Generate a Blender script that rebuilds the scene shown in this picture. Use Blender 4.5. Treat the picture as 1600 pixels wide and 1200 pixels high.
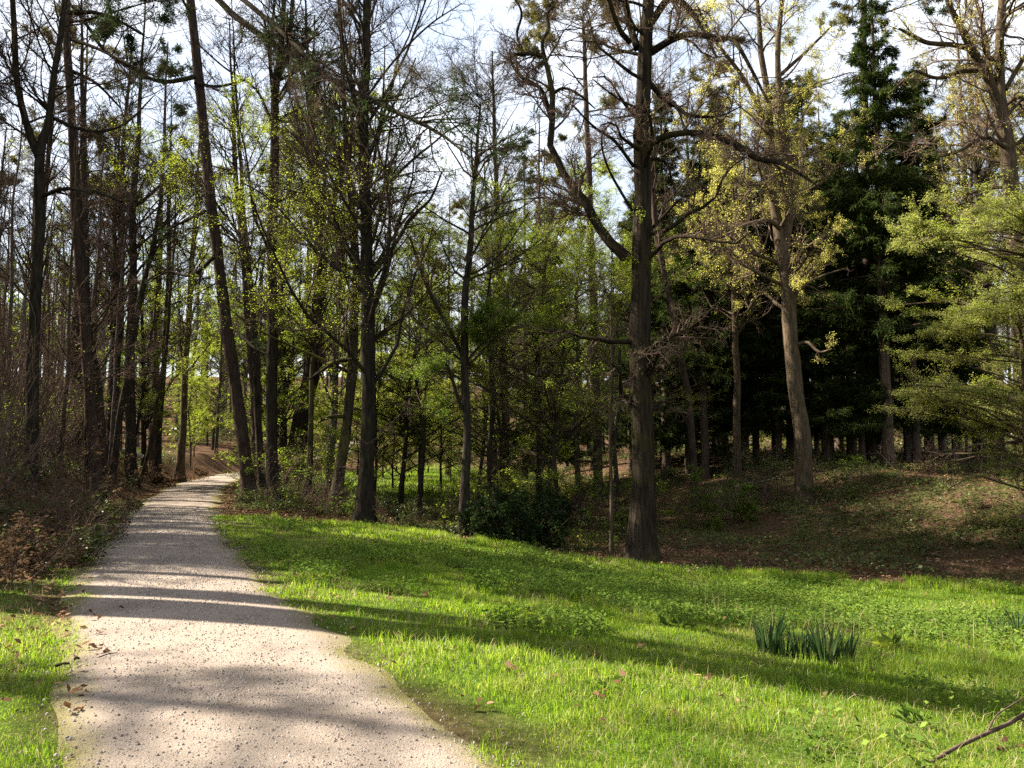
import bpy, math
import numpy as np

# ------------------------------------------------------------------ scene, camera
for o in list(bpy.data.objects): bpy.data.objects.remove(o)
SC = bpy.context.scene
COL = SC.collection
F, EYE = 1246.0, 1.7                      # focal length in photo pixels, eye height in metres
PITCH = math.atan(100 / F)
SUN_EL, SUN_AZ = math.radians(41), math.radians(15.5)   # elevation; degrees ahead of due left
LD = np.array([math.cos(SUN_AZ), -math.sin(SUN_AZ)])    # ground direction in which shadows run

def norm(v): return v / np.maximum(np.linalg.norm(v, axis=-1, keepdims=True), 1e-9)
def S(a, b, x):
    t = np.clip((x - a) / (b - a), 0, 1)
    return t * t * (3 - 2 * t)
def ray(u, v):
    a = (u - 800) / F; b = (600 - v) / F
    y = math.cos(PITCH) - math.sin(PITCH) * b
    return a / y, (math.sin(PITCH) + math.cos(PITCH) * b) / y
def at(u, v, y):
    a, s = ray(u, v)
    return np.array([a * y, y, EYE + s * y])

# ------------------------------------------------------------------ the lie of the land
PY = np.array([-30, -6, 0, 2, 4.4, 7.2, 10.6, 14.2, 21.2, 30.3, 38, 47, 53, 58, 63, 75, 120.])
PX = np.array([12, 2.8, .55, -.25, -1.25, -2.75, -4.5, -6.1, -9.0, -12.2, -14.6, -16.8, -17.7, -17.6, -17.2, -15.5, -6])
def path_x(y): return np.interp(y, PY, PX)
def noise(x, y, s, k=0):
    """smooth value noise in 0..1"""
    x = np.asarray(x, float) / s + 31.7 * k; y = np.asarray(y, float) / s + 17.3 * k
    xi, yi = np.floor(x), np.floor(y)
    fx, fy = x - xi, y - yi
    fx = fx * fx * (3 - 2 * fx); fy = fy * fy * (3 - 2 * fy)
    h = lambda a, b: np.abs(np.sin(a * 127.1 + b * 311.7 + k * 7.7) * 43758.5453) % 1.0
    return (h(xi, yi) * (1 - fx) + h(xi + 1, yi) * fx) * (1 - fy) + (h(xi, yi + 1) * (1 - fx) + h(xi + 1, yi + 1) * fx) * fy
def H(x, y):
    x = np.asarray(x, float); y = np.asarray(y, float)
    q = (x - path_x(y)) * .92
    z = -.85 * S(1.5, 10.5, q) * (1 - .8 * S(24, 42, y)) + 1.5 * S(14, 23, q) * S(8, 16, y + .3 * q)
    u = -q - 1.1
    z = z + 1.3 * S(9, 26, y) * S(.2, 2.8, u) + .05 * np.clip(u - 2, 0, 30) + .10 * np.clip(y - 58, 0, 140) + .02 * np.clip(y - 58, 0, 400)
    off = S(1.15, 2.2, np.abs(q))
    z = z + off * ((noise(x, y, 2.3) - .5) * .12 + (noise(x, y, .8, 2) - .5) * .05)
    z = z + off * S(13, 17, q) * (noise(x, y, 3.1, 4) - .5) * .5
    return z
def hit(u, v):
    a, s = ray(u, v)
    y = np.arange(2, 120, .02)
    k = np.nonzero(EYE + s * y < H(a * y, y))[0]
    yy = y[k[0]] if len(k) else 60.0
    return np.array([a * yy, yy, float(H(a * yy, yy))])
LAWN_X = np.array([-30, -7.6, -7.4, -5.4, -3.7, -1.8, -.6, 1.15, 2.9, 4, 6.2, 8, 9.1, 12, 16, 30])
LAWN_Y = np.array([20.6, 20.6, 20.4, 19.7, 19.5, 19.1, 18.7, 17.8, 17.1, 16.6, 15.8, 15.2, 14.4, 12, 9, 0])
def lawn_mask(x, y):
    """1 on the lawn right of the path, soft at its edges"""
    q = (x - path_x(y)) * .92
    w = (noise(x, y, 1.1, 5) - .5)
    return S(.95, 1.75, q + w * 1.0) * S(.5, -.3, y - np.interp(x, LAWN_X, LAWN_Y) + w * 1.2)
def verge_mask(x, y):
    q = (x - path_x(y)) * .92
    w = (noise(x, y, .9, 8) - .5)
    near = S(-.9, -1.3, q + w * .5) * S(10.2, 8.8, y + w * 2) * S(-9, -6.5, q)
    strip = S(-.95, -1.15, q + w * .3) * S(-2.0, -1.5, q + w) * S(9, 10.5, y) * S(24, 20, y) * (noise(x, y, 1.7, 9) > .45)
    return np.maximum(near, strip * .8)

# ------------------------------------------------------------------ mesh helpers
class Geo:
    def __init__(s): s.v, s.q, s.m, s.n = [], [], [], 0
    def add(s, V, Q, mat=0):
        V = np.asarray(V, np.float32).reshape(-1, 3); Q = np.asarray(Q, np.int64).reshape(-1, 4)
        if not len(Q): return s
        s.v.append(V); s.q.append(Q + s.n); s.m.append(np.full(len(Q), mat, np.int32)); s.n += len(V); return s
    def mesh(s, name, mats, smooth=True):
        V = np.concatenate(s.v); Q = np.concatenate(s.q); M = np.concatenate(s.m)
        me = bpy.data.meshes.new(name)
        me.vertices.add(len(V)); me.vertices.foreach_set('co', V.ravel())
        me.loops.add(Q.size); me.loops.foreach_set('vertex_index', Q.ravel().astype(np.int32))
        me.polygons.add(len(Q)); me.polygons.foreach_set('loop_start', np.arange(0, Q.size, 4, dtype=np.int32))
        me.polygons.foreach_set('material_index', M)
        me.polygons.foreach_set('use_smooth', np.full(len(Q), smooth))
        for m in mats: me.materials.append(m)
        me.update(calc_edges=True)
        return me
    def obj(s, name, mats, parent=None, smooth=True):
        o = bpy.data.objects.new(name, s.mesh(name, mats, smooth)); COL.objects.link(o)
        if parent: o.parent = parent
        return o

def tube(P, R, sides=6):
    """tubes along N polylines at once: P (N,K,3), R (N,K)"""
    N, K = R.shape
    T = norm(np.gradient(P, axis=1))
    mean = norm(P[:, -1] - P[:, 0])
    ref = np.where(np.abs(mean[:, 2:3]) > .75, np.array([[.0, 1, 0]]), np.array([[0, 0, 1.]]))[:, None, :]
    A = norm(np.cross(T, ref)); B = np.cross(T, A)
    a = np.arange(sides) * 2 * math.pi / sides
    ring = A[:, :, None] * np.cos(a)[:, None] + B[:, :, None] * np.sin(a)[:, None]
    V = P[:, :, None] + ring * R[:, :, None, None]
    i = np.arange(N * K * sides).reshape(N, K, sides)
    j = np.roll(i, -1, axis=2)
    Q = np.stack([i[:, :-1], j[:, :-1], j[:, 1:], i[:, 1:]], -1)
    return V.reshape(-1, 3), Q.reshape(-1, 4)

def curve(P, n):
    """Catmull-Rom through the rows of P, n samples"""
    P = np.asarray(P, float)
    X = np.vstack([2 * P[0] - P[1], P, 2 * P[-1] - P[-2]])
    t = np.linspace(0, len(P) - 1 - 1e-6, n); k = t.astype(int); f = (t - k)[:, None]
    a, b, c, d = X[k], X[k + 1], X[k + 2], X[k + 3]
    return .5 * (2 * b + (c - a) * f + (2 * a - 5 * b + 4 * c - d) * f ** 2 + (3 * b - a - 3 * c + d) * f ** 3)

def grow(g, P, R, n, t0=.2, t1=1, ang=.9, asd=.2, lf=.4, K=4, wig=.15, up=.05, rr=.6, rmin=.003, rmax=9, planar=0., lmin=.1, lmax=9, tt=.5, tip=.25, zmin=-99, droop=0., side=None):
    """n new shoots from N parent polylines, longer parents bearing more"""
    N, K0 = R.shape
    L = np.linalg.norm(np.diff(P, axis=1), axis=2).sum(1)
    idx = g.choice(N, n, p=L / L.sum()); t = g.uniform(t0, t1, n)
    f = np.minimum(t * (K0 - 1), K0 - 1.0001); i = f.astype(int); fr = (f - i)
    a, b = P[idx, i], P[idx, i + 1]
    p = a + (b - a) * fr[:, None]; T = norm(b - a)
    r0 = np.clip((R[idx, i] * (1 - fr) + R[idx, i + 1] * fr) * rr, rmin, rmax)
    v = g.normal(size=(n, 3))
    if side is not None: v = v + np.asarray(side)
    v = v - (v * T).sum(1, keepdims=True) * T
    v[:, 2] *= (1 - planar); v = norm(v - (v * T).sum(1, keepdims=True) * T * (1 - planar))
    th = g.normal(ang, asd, n)[:, None]
    d = norm(np.cos(th) * T + np.sin(th) * v)
    ln = np.clip(lf * L[idx] * (1 - tt * t) * g.uniform(.55, 1.25, n), lmin, lmax)
    out = np.empty((n, K, 3)); out[:, 0] = p
    for k in range(1, K):
        out[:, k] = out[:, k - 1] + d * (ln / (K - 1))[:, None]
        d = d + g.normal(size=(n, 3)) * wig; d[:, 2] += up - droop * k; d = norm(d)
    rad = r0[:, None] * np.linspace(1, tip, K)[None]
    keep = p[:, 2] > zmin
    return out[keep], rad[keep]

def leaves(g, P, n, size=.06, w=.55, flat=.6, t0=.2, jit=.03, clump=0., along=.5, sv=.35, down=0.):
    """n rhombic leaves along N twigs"""
    N, K = P.shape[:2]
    if clump:
        c = P[:, K // 2]
        wt = (np.sin(c[:, 0] * 2.1 / clump + 1.3) + np.sin(c[:, 1] * 2.3 / clump + c[:, 2] * .7) + np.sin(c[:, 2] * 2.7 / clump + .4 * c[:, 0]))
        wt = np.clip(wt + 1.0, .06, 3) ** 1.5
        idx = g.choice(N, n, p=wt / wt.sum())
    else: idx = g.integers(0, N, n)
    f = np.minimum(g.uniform(t0, 1, n) * (K - 1), K - 1.001); i = f.astype(int)
    a, b = P[idx, i], P[idx, i + 1]
    p = a + (b - a) * (f - i)[:, None] + g.normal(size=(n, 3)) * jit
    nrm = g.normal(size=(n, 3)) * (1 - flat); nrm[:, 2] = np.abs(nrm[:, 2]) + flat; nrm = norm(nrm)
    ax = norm(b - a) * along + norm(g.normal(size=(n, 3))) * (1 - along); ax[:, 2] -= down
    ax = norm(ax - (ax * nrm).sum(1, keepdims=True) * nrm)
    sd = np.cross(nrm, ax)
    l = (size * g.uniform(1 - sv, 1 + sv, n))[:, None]
    V = np.stack([p, p + ax * l * .5 + sd * l * w * .5, p + ax * l - nrm * l * .12, p + ax * l * .5 - sd * l * w * .5], 1)
    return V.reshape(-1, 3), np.arange(n * 4).reshape(n, 4)

# ------------------------------------------------------------------ materials
def nodes(name):
    m = bpy.data.materials.new(name); m.use_nodes = True
    nt = m.node_tree; nt.nodes.clear()
    out = nt.nodes.new('ShaderNodeOutputMaterial')
    def N(t, **kw):
        n = nt.nodes.new('ShaderNode' + t)
        for k, v in kw.items():
            if k.startswith('_'): setattr(n, k[1:], v)
            elif k in n.inputs: n.inputs[k].default_value = v
        return n
    L = lambda a, b: nt.links.new(a, b)
    return m, N, L, out
def ramp(N, L, src, stops):
    r = N('ValToRGB'); e = r.color_ramp.elements
    for k, (p, c) in enumerate(stops):
        x = e[k] if k < 2 else e.new(p)
        x.position = p; x.color = (*c, 1)
    L(src, r.inputs[0]); return r.outputs[0]
def mixc(N, L, fac, a, b):
    m = N('Mix', _data_type='RGBA')
    for s, k in ((fac, 0), (a, 6), (b, 7)):
        if hasattr(s, 'links'): L(s, m.inputs[k])
        else: m.inputs[k].default_value = s if k == 0 else (*s, 1)
    return m.outputs[2]

def bark(name, dark, light, moss=0., mosscol=(.09, .11, .02), scale=1., bump=.6, vscale=.18):
    m, N, L, out = nodes(name)
    tc = N('TexCoord'); mp = N('Mapping', Scale=(scale, scale, scale * vscale)); L(tc.outputs['Object'], mp.inputs[0])
    n1 = N('TexNoise', Scale=16, Detail=6, Roughness=.65); L(mp.outputs[0], n1.inputs['Vector'])
    n2 = N('TexNoise', Scale=1.3, Detail=4); L(tc.outputs['Object'], n2.inputs['Vector'])
    c = ramp(N, L, n1.outputs[0], [(.32, dark), (.68, light)])
    oi = N('ObjectInfo'); hs = N('HueSaturation'); L(c, hs.inputs['Color'])
    mr = N('MapRange', **{'To Min': .75, 'To Max': 1.25}); L(oi.outputs['Random'], mr.inputs[0]); L(mr.outputs[0], hs.inputs['Value'])
    c = hs.outputs[0]
    if moss:
        r = N('MapRange', **{'From Min': .60 - moss * .3, 'From Max': .85 - moss * .2, 'To Max': .8}); L(n2.outputs[0], r.inputs[0])
        c = mixc(N, L, r.outputs[0], c, mosscol)
    b = N('BsdfDiffuse'); L(c, b.inputs[0])
    bp = N('Bump', Strength=bump, Distance=.04); L(n1.outputs[0], bp.inputs['Height']); L(bp.outputs[0], b.inputs['Normal'])
    L(b.outputs[0], out.inputs[0]); return m

def leaf(name, cols, trans=.45, tgain=1.5, gloss=0., nscale=.5, objvar=.2):
    """thin leaf: diffuse + translucent, colour varied per leaf and per clump"""
    m, N, L, out = nodes(name)
    ge = N('NewGeometry'); tc = N('TexCoord'); oi = N('ObjectInfo')
    nz = N('TexNoise', Scale=nscale, Detail=2); L(tc.outputs['Object'], nz.inputs['Vector'])
    ad = N('Math', _operation='MULTIPLY_ADD'); L(nz.outputs[0], ad.inputs[0]); ad.inputs[1].default_value = .9
    mm = N('Math', _operation='MULTIPLY'); L(ge.outputs['Random Per Island'], mm.inputs[0]); mm.inputs[1].default_value = .5
    L(mm.outputs[0], ad.inputs[2])
    sb = N('Math', _operation='SUBTRACT'); L(ad.outputs[0], sb.inputs[0]); sb.inputs[1].default_value = .2
    k = len(cols)
    c = ramp(N, L, sb.outputs[0], [(i / (k - 1) * .8 + .1, cols[i]) for i in range(k)])
    hs = N('HueSaturation'); L(c, hs.inputs['Color'])
    mr = N('MapRange', **{'To Min': 1 - objvar, 'To Max': 1 + objvar}); L(oi.outputs['Random'], mr.inputs[0]); L(mr.outputs[0], hs.inputs['Value'])
    c = hs.outputs[0]
    d = N('BsdfDiffuse'); L(c, d.inputs[0])
    t = N('BsdfTranslucent'); h2 = N('HueSaturation', Value=tgain, Saturation=1.08); L(c, h2.inputs['Color']); L(h2.outputs[0], t.inputs[0])
    mx = N('MixShader', Fac=trans); L(d.outputs[0], mx.inputs[1]); L(t.outputs[0], mx.inputs[2])
    s = mx.outputs[0]
    if gloss:
        gl = N('BsdfGlossy', Roughness=.38); gl.inputs[0].default_value = (.9, .95, .9, 1)
        m2 = N('MixShader', Fac=gloss); L(s, m2.inputs[1]); L(gl.outputs[0], m2.inputs[2]); s = m2.outputs[0]
    L(s, out.inputs[0]); return m

M = {}
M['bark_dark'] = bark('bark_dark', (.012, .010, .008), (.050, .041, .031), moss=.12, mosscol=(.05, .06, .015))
M['bark_oak'] = bark('bark_oak', (.008, .0065, .005), (.040, .031, .022), moss=.2, mosscol=(.06, .058, .014), scale=1.0, bump=1.8, vscale=.10)
M['bark_moss'] = bark('bark_moss', (.015, .012, .009), (.06, .05, .035), moss=.45, mosscol=(.12, .12, .025))
M['bark_pine'] = bark('bark_pine', (.021, .0155, .0125), (.078, .055, .043), scale=.8, bump=1.)
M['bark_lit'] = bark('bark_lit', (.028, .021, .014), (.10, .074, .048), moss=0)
M['bark_far'] = bark('bark_far', (.045, .036, .031), (.13, .105, .09))
M['bark_spruce'] = bark('bark_spruce', (.03, .02, .015), (.11, .08, .06))
M['twig'] = bark('twig', (.05, .034, .026), (.13, .09, .068), scale=.6, bump=0.)
M['twig_dark'] = bark('twig_dark', (.028, .020, .015), (.085, .062, .045), scale=.6, bump=0.)
M['twig_red'] = bark('twig_red', (.065, .044, .036), (.15, .105, .085), scale=.6, bump=0.)
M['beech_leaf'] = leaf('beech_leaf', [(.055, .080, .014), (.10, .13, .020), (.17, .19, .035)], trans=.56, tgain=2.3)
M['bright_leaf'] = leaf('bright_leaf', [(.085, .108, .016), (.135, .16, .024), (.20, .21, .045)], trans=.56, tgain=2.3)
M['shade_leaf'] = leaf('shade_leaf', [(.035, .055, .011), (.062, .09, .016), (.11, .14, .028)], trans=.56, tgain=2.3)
M['yellow_leaf'] = leaf('yellow_leaf', [(.11, .105, .028), (.18, .17, .045), (.26, .24, .085)], trans=.56, tgain=2.3)
M['pale_leaf'] = leaf('pale_leaf', [(.095, .105, .030), (.155, .162, .048), (.23, .225, .09)], trans=.52, tgain=2.1)
M['bud'] = leaf('bud', [(.09, .07, .03), (.15, .13, .04), (.20, .20, .05)], trans=.3)
M['needle'] = leaf('needle', [(.015, .025, .006), (.028, .042, .011), (.055, .070, .020)], trans=.15)
M['pine_needle'] = leaf('pine_needle', [(.018, .030, .012), (.035, .052, .02), (.07, .085, .035)], trans=.2)
M['gold_needle'] = leaf('gold_needle', [(.06, .055, .022), (.11, .10, .035), (.17, .15, .05)], trans=.25)
M['holly'] = leaf('holly', [(.008, .014, .005), (.014, .024, .008), (.03, .042, .014)], trans=.08, nscale=2)
M['grass'] = leaf('grass', [(.035, .074, .009), (.085, .138, .015), (.145, .195, .025), (.25, .24, .075)], trans=.52, tgain=1.9, gloss=.01, nscale=1.6)
M['weed'] = leaf('weed', [(.035, .062, .012), (.065, .105, .018), (.13, .17, .03)], trans=.35, gloss=.0, nscale=1)
M['straw'] = leaf('straw', [(.16, .13, .06), (.26, .21, .10), (.38, .32, .18)], trans=.3, nscale=2)
M['iris'] = leaf('iris', [(.018, .038, .014), (.030, .058, .020), (.05, .08, .026), (.16, .13, .05)], trans=.3, gloss=.012, nscale=3)
M['ivy'] = leaf('ivy', [(.022, .032, .010), (.055, .068, .020), (.12, .125, .04)], trans=.4, gloss=.012, nscale=.8)
M['litter'] = leaf('litter', [(.055, .030, .018), (.12, .065, .036), (.32, .20, .12)], trans=.15, nscale=.7)
M['bracken'] = leaf('bracken', [(.042, .026, .016), (.082, .050, .028), (.15, .098, .058)], trans=.25, nscale=.7)
m, N, L, out = nodes('pale_wood')
nz = N('TexNoise', Scale=9, Detail=5)
b = N('BsdfDiffuse'); L(ramp(N, L, nz.outputs[0], [(.3, (.20, .17, .13)), (.7, (.48, .43, .36))]), b.inputs[0]); L(b.outputs[0], out.inputs[0]); M['pale_wood'] = m

# ground
m, N, L, out = nodes('forest_floor')
tc = N('TexCoord'); a1 = N('Attribute', _attribute_name='lawn'); a2 = N('Attribute', _attribute_name='green')
n1 = N('TexNoise', Scale=14, Detail=8, Roughness=.7); n2 = N('TexNoise', Scale=1.1, Detail=5); n3 = N('TexVoronoi', Scale=22)
for n in (n1, n2, n3): L(tc.outputs['Object'], n.inputs['Vector'])
soil = ramp(N, L, n1.outputs[0], [(.3, (.028, .018, .012)), (.55, (.075, .045, .028)), (.75, (.15, .10, .065))])
turf = ramp(N, L, n1.outputs[0], [(.3, (.030, .050, .008)), (.6, (.065, .11, .014)), (.8, (.12, .14, .03))])
grn = ramp(N, L, n1.outputs[0], [(.3, (.018, .026, .008)), (.7, (.055, .065, .02))])
r = N('MapRange', **{'From Min': .42, 'From Max': .62}); L(n2.outputs[0], r.inputs[0])
mu = N('Math', _operation='MULTIPLY'); L(r.outputs[0], mu.inputs[0]); L(a2.outputs['Fac'], mu.inputs[1])
c = mixc(N, L, a1.outputs['Fac'], mixc(N, L, mu.outputs[0], soil, grn), turf)
b = N('BsdfDiffuse'); L(c, b.inputs[0]); bp = N('Bump', Strength=.8, Distance=.05); L(n1.outputs[0], bp.inputs['Height']); L(bp.outputs[0], b.inputs['Normal']); L(b.outputs[0], out.inputs[0])
M['ground'] = m
m, N, L, out = nodes('gravel_path')
tc = N('TexCoord'); a1 = N('Attribute', _attribute_name='edge')
n1 = N('TexNoise', Scale=75, Detail=8, Roughness=.68); n2 = N('TexNoise', Scale=.9, Detail=5, Roughness=.6); n3 = N('TexVoronoi', Scale=80)
for n in (n1, n2, n3): L(tc.outputs['Object'], n.inputs['Vector'])
g1 = ramp(N, L, n1.outputs[0], [(.28, (.130, .106, .086)), (.5, (.210, .174, .145)), (.75, (.285, .243, .206))])
g2 = ramp(N, L, n2.outputs[0], [(.32, (.62, .60, .58)), (.5, (.95, .93, .91)), (.68, (1.12, 1.09, 1.05))])
mc = N('Mix', _data_type='RGBA', _blend_type='MULTIPLY'); mc.inputs[0].default_value = 1; L(g1, mc.inputs[6]); L(g2, mc.inputs[7])
ed = ramp(N, L, n1.outputs[0], [(.3, (.06, .052, .02)), (.7, (.19, .165, .075))])
r = N('Math', _operation='MULTIPLY_ADD'); L(n2.outputs[0], r.inputs[0]); r.inputs[1].default_value = 1.6; r.inputs[2].default_value = -.8
s = N('Math', _operation='ADD', _use_clamp=True); L(r.outputs[0], s.inputs[0]); L(a1.outputs['Fac'], s.inputs[1])
mk = N('MapRange', **{'From Min': .45, 'From Max': .95}); L(s.outputs[0], mk.inputs[0])
b = N('BsdfDiffuse'); L(mixc(N, L, mk.outputs[0], mc.outputs[2], ed), b.inputs[0])
hh = N('Math', _operation='MULTIPLY_ADD'); L(n3.outputs[0], hh.inputs[0]); hh.inputs[1].default_value = -.6; L(n1.outputs[0], hh.inputs[2])
bp = N('Bump', Strength=.6, Distance=.014); L(hh.outputs[0], bp.inputs['Height']); L(bp.outputs[0], b.inputs['Normal']); L(b.outputs[0], out.inputs[0])
M['path'] = m
m, N, L, out = nodes('pebble'); ge = N('NewGeometry')
b = N('BsdfDiffuse'); L(ramp(N, L, ge.outputs['Random Per Island'], [(0, (.11, .09, .075)), (.5, (.205, .172, .145)), (1, (.31, .275, .245))]), b.inputs[0]); L(b.outputs[0], out.inputs[0]); M['pebble'] = m

# ------------------------------------------------------------------ tagging
def tag(o, label=None, cat=None, group=None, kind=None):
    for k, v in (('label', label), ('category', cat), ('group', group), ('kind', kind)):
        if v: o[k] = v
    return o
def thing(name, loc, label, cat, group=None):
    o = bpy.data.objects.new(name, None); COL.objects.link(o); o.location = [float(c) for c in loc]; o.empty_display_size = .3
    return tag(o, label, cat, group)
def dup(root, loc, rz, sc, label, group=None):
    r = root.copy(); COL.objects.link(r); r.location = [float(c) for c in loc]; r.rotation_euler = (0, 0, rz); r.scale = (sc, sc, sc)
    tag(r, label, None, group)
    for ch in KIDS[root]:
        c = ch.copy(); COL.objects.link(c); c.parent = r
    return r
KIDS = {}
SKY, CLOUD, SUN, EXPO = .05, 6.0, 5.0, 2.45
# ------------------------------------------------------------------ ground and path
def axis(parts): return np.unique(np.round(np.concatenate([np.arange(a, b, s) for a, b, s in parts]), 4))
gx = axis([(-700, -200, 60), (-200, -60, 12), (-60, -24, 2), (-24, 24, .3), (24, 60, 2), (60, 200, 12), (200, 760, 60)])
gy = axis([(-300, -60, 40), (-60, -6, 4), (-6, 0, .5), (0, 34, .25), (34, 66, .75), (66, 130, 4), (130, 400, 20), (400, 900, 60)])
X, Y = np.meshgrid(gx, gy); Z = H(X, Y)
i = np.arange(X.size).reshape(X.shape)
gr = Geo().add(np.stack([X, Y, Z], -1), np.stack([i[:-1, :-1], i[:-1, 1:], i[1:, 1:], i[1:, :-1]], -1)).obj('ground', [M['ground']])
at_ = gr.data.attributes.new('lawn', 'FLOAT', 'POINT')
at_.data.foreach_set('value', np.clip(np.maximum(np.maximum(lawn_mask(X, Y), .62 * S(.8, 1.7, (X - path_x(Y)) * .92) * (Y < np.interp(X, LAWN_X, LAWN_Y) - .3)), np.maximum(verge_mask(X, Y) * .8, .9 * S(9, 5, np.hypot(X + 5.5, (Y - 46) * .45)))), 0, 1).ravel().astype(np.float32))
q_ = (X - path_x(Y)) * .92
at_ = gr.data.attributes.new('green', 'FLOAT', 'POINT'); at_.data.foreach_set('value', (S(8, 3, np.abs(q_ + 2) * .25 + 1) * S(60, 40, Y)).ravel().astype(np.float32) * .5 + (.5 * S(12, 17, q_) * S(60, 20, Y)).ravel().astype(np.float32))
tag(gr, kind='structure')

yy = np.concatenate([np.arange(-6, 22, .12), np.arange(22, 80, .4)])
tt = np.linspace(-1, 1, 17)
half = 1.10 - .06 * S(7, 12, yy) + .08 * S(22, 34, yy)
rag = np.stack([(noise(yy, yy * 0 + s, .55, 11) - .5) * .30 + (noise(yy, yy * 0 + s, 2.2, 12) - .5) * .25 for s in (3., 40.)], -1)
xo = tt[None] * half[:, None] / .92 + np.where(tt[None] < 0, -rag[:, :1], rag[:, 1:]) * np.abs(tt[None]) ** 3
PXm = path_x(yy)[:, None] + xo; PYm = np.repeat(yy[:, None], 17, 1)
PZm = H(PXm, PYm) + .018 + .03 * (1 - tt[None] ** 2) - .018 * (np.abs(tt[None]) > .99)
i = np.arange(PXm.size).reshape(PXm.shape)
pa = Geo().add(np.stack([PXm, PYm, PZm], -1), np.stack([i[:-1, :-1], i[:-1, 1:], i[1:, 1:], i[1:, :-1]], -1)).obj('path', [M['path']])
at_ = pa.data.attributes.new('edge', 'FLOAT', 'POINT'); at_.data.foreach_set('value', np.repeat((np.clip(np.abs(tt) - .55, 0, 1) * 2.2)[None], len(yy), 0).ravel().astype(np.float32))
tag(pa, kind='structure')

# ------------------------------------------------------------------ ground cover one cannot count
def scatter(g, n, y0, y1, pw, x_lo=None, x_hi=None, margin=1.6):
    """random points in the view, thinning with distance as y**-pw"""
    u = g.uniform(0, 1, n)
    e = 2 - pw
    y = (y0 ** e + u * (y1 ** e - y0 ** e)) ** (1 / e)
    w = .68 * y + margin
    x = g.uniform(-1, 1, n) * w
    return x, y
def blades(g, x, y, h, w, lean=.35, sink=.01):
    n = len(x); z = H(x, y) - sink
    a = g.uniform(0, 2 * math.pi, n); l = np.abs(g.normal(0, lean, n)) * h
    b = g.uniform(0, 2 * math.pi, n)
    p = np.stack([x, y, z], -1); sd = np.stack([np.cos(b), np.sin(b), 0 * b], -1) * (w / 2)[:, None]
    dr = np.stack([np.cos(a), np.sin(a), 0 * a], -1)
    m_ = p + dr * (l * .3)[:, None]; m_[:, 2] += h * .6
    t_ = p + dr * l[:, None]; t_[:, 2] += h * np.sqrt(np.clip(1 - (l / h) ** 2 * .5, .2, 1))
    V = np.stack([p - sd, p + sd, m_ + sd * .8, m_ - sd * .8, t_ + sd * .12, t_ - sd * .12], 1)
    k = np.arange(n)[:, None] * 6
    Q = np.concatenate([k + [0, 1, 2, 3], k + [3, 2, 4, 5]], 0)
    return V.reshape(-1, 3), Q
def flakes(g, x, y, hgt, size, flat=.6, w=.7):
    """loose leaves at heights hgt over the ground"""
    n = len(x); p = np.stack([x, y, H(x, y) + hgt], -1)
    pl = np.repeat(p[:, None], 2, 1); pl[:, 1] += g.normal(size=(n, 3)) * .02
    return pl, size

g = np.random.default_rng(5)
G = Geo()
# fine turf
x, y = scatter(g, 760000, 3.6, 21.5, 1.5)
lm = lawn_mask(x, y); vm = verge_mask(x, y)
k = g.uniform(0, 1, len(x)) < np.maximum(np.maximum(lm * (.55 + .6 * (noise(x, y, .7, 21) > .3)), .3 * (((x - path_x(y)) * .92 > .98) & (lm > 0) | ((x - path_x(y)) * .92 > 1.15) & (y < np.interp(x, LAWN_X, LAWN_Y) - .5))), vm * (.25 + .6 * noise(x, y, .5, 27)))
x, y = x[k], y[k]; lm = lm[k]
hgt = (.022 + .050 * noise(x, y, .9, 20) ** 1.6 + .045 * noise(x, y, .25, 22) ** 2.5) * g.uniform(.5, 1.3, len(x)) * (.35 + .65 * np.clip(np.maximum(lm, vm[k]), 0, 1))
wid = .0042 * (np.maximum(y, 4) / 4.5) ** .85 * g.uniform(.7, 1.3, len(x))
G.add(*blades(g, x, y, hgt, wid, .75))
# longer tufts
cx, cy = scatter(g, 5200, 3.8, 20.5, 1.2)
k = (lawn_mask(cx, cy) > .6) & (noise(cx, cy, 1.4, 23) > .52); cx, cy = cx[k], cy[k]
r_ = g.normal(0, .05, (len(cx), 26)); s_ = g.normal(0, .05, (len(cx), 26))
x = (cx[:, None] + r_).ravel(); y = (cy[:, None] + s_).ravel()
G.add(*blades(g, x, y, g.uniform(.05, .15, len(x)), .0055 * (np.maximum(y, 4) / 5) ** .7, .7))
# the ragged far edge, where the grass is left long
cx = g.uniform(-6, 13, 1500); cy = np.interp(cx, LAWN_X, LAWN_Y) + g.normal(-.25, .3, 1500)
k = noise(cx, cy, .8, 29) + .012 * cx > .45; cx, cy = cx[k], cy[k]
x = (cx[:, None] + g.normal(0, .06, (len(cx), 16))).ravel(); y = (cy[:, None] + g.normal(0, .06, (len(cx), 16))).ravel()
G.add(*blades(g, x, y, g.uniform(.06, .19, len(x)), np.full(len(x), .010), .5))
# tufts creeping in over the edge of the path
cy = 3.8 + 17 * g.uniform(0, 1, 900) ** 1.4; sd_ = np.where(g.uniform(0, 1, 900) < .55, 1, -1)
cx = path_x(cy) + sd_ * (1.2 + g.normal(0, .11, 900)); k = noise(cx, cy, .6, 41) > .42; cx, cy = cx[k], cy[k]
x = (cx[:, None] + g.normal(0, .045, (len(cx), 22))).ravel(); y = (cy[:, None] + g.normal(0, .045, (len(cx), 22))).ravel()
G.add(*blades(g, x, y, g.uniform(.03, .085, len(x)), .0042 * (np.maximum(y, 4) / 5) ** .7, .8))
# the sunlit glade behind the trunks
x = g.normal(-5.5, 3.2, 26000); y = g.normal(46, 8, 26000); k = (x - path_x(y) > 3) & (y > 31); x, y = x[k], y[k]
G.add(*blades(g, x, y, g.uniform(.08, .3, len(x)), np.full(len(x), .022), .5))
tag(G.obj('grass', [M['grass']]), 'short bright green grass covering the sloping lawn right of the path', 'grass', kind='stuff')

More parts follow.
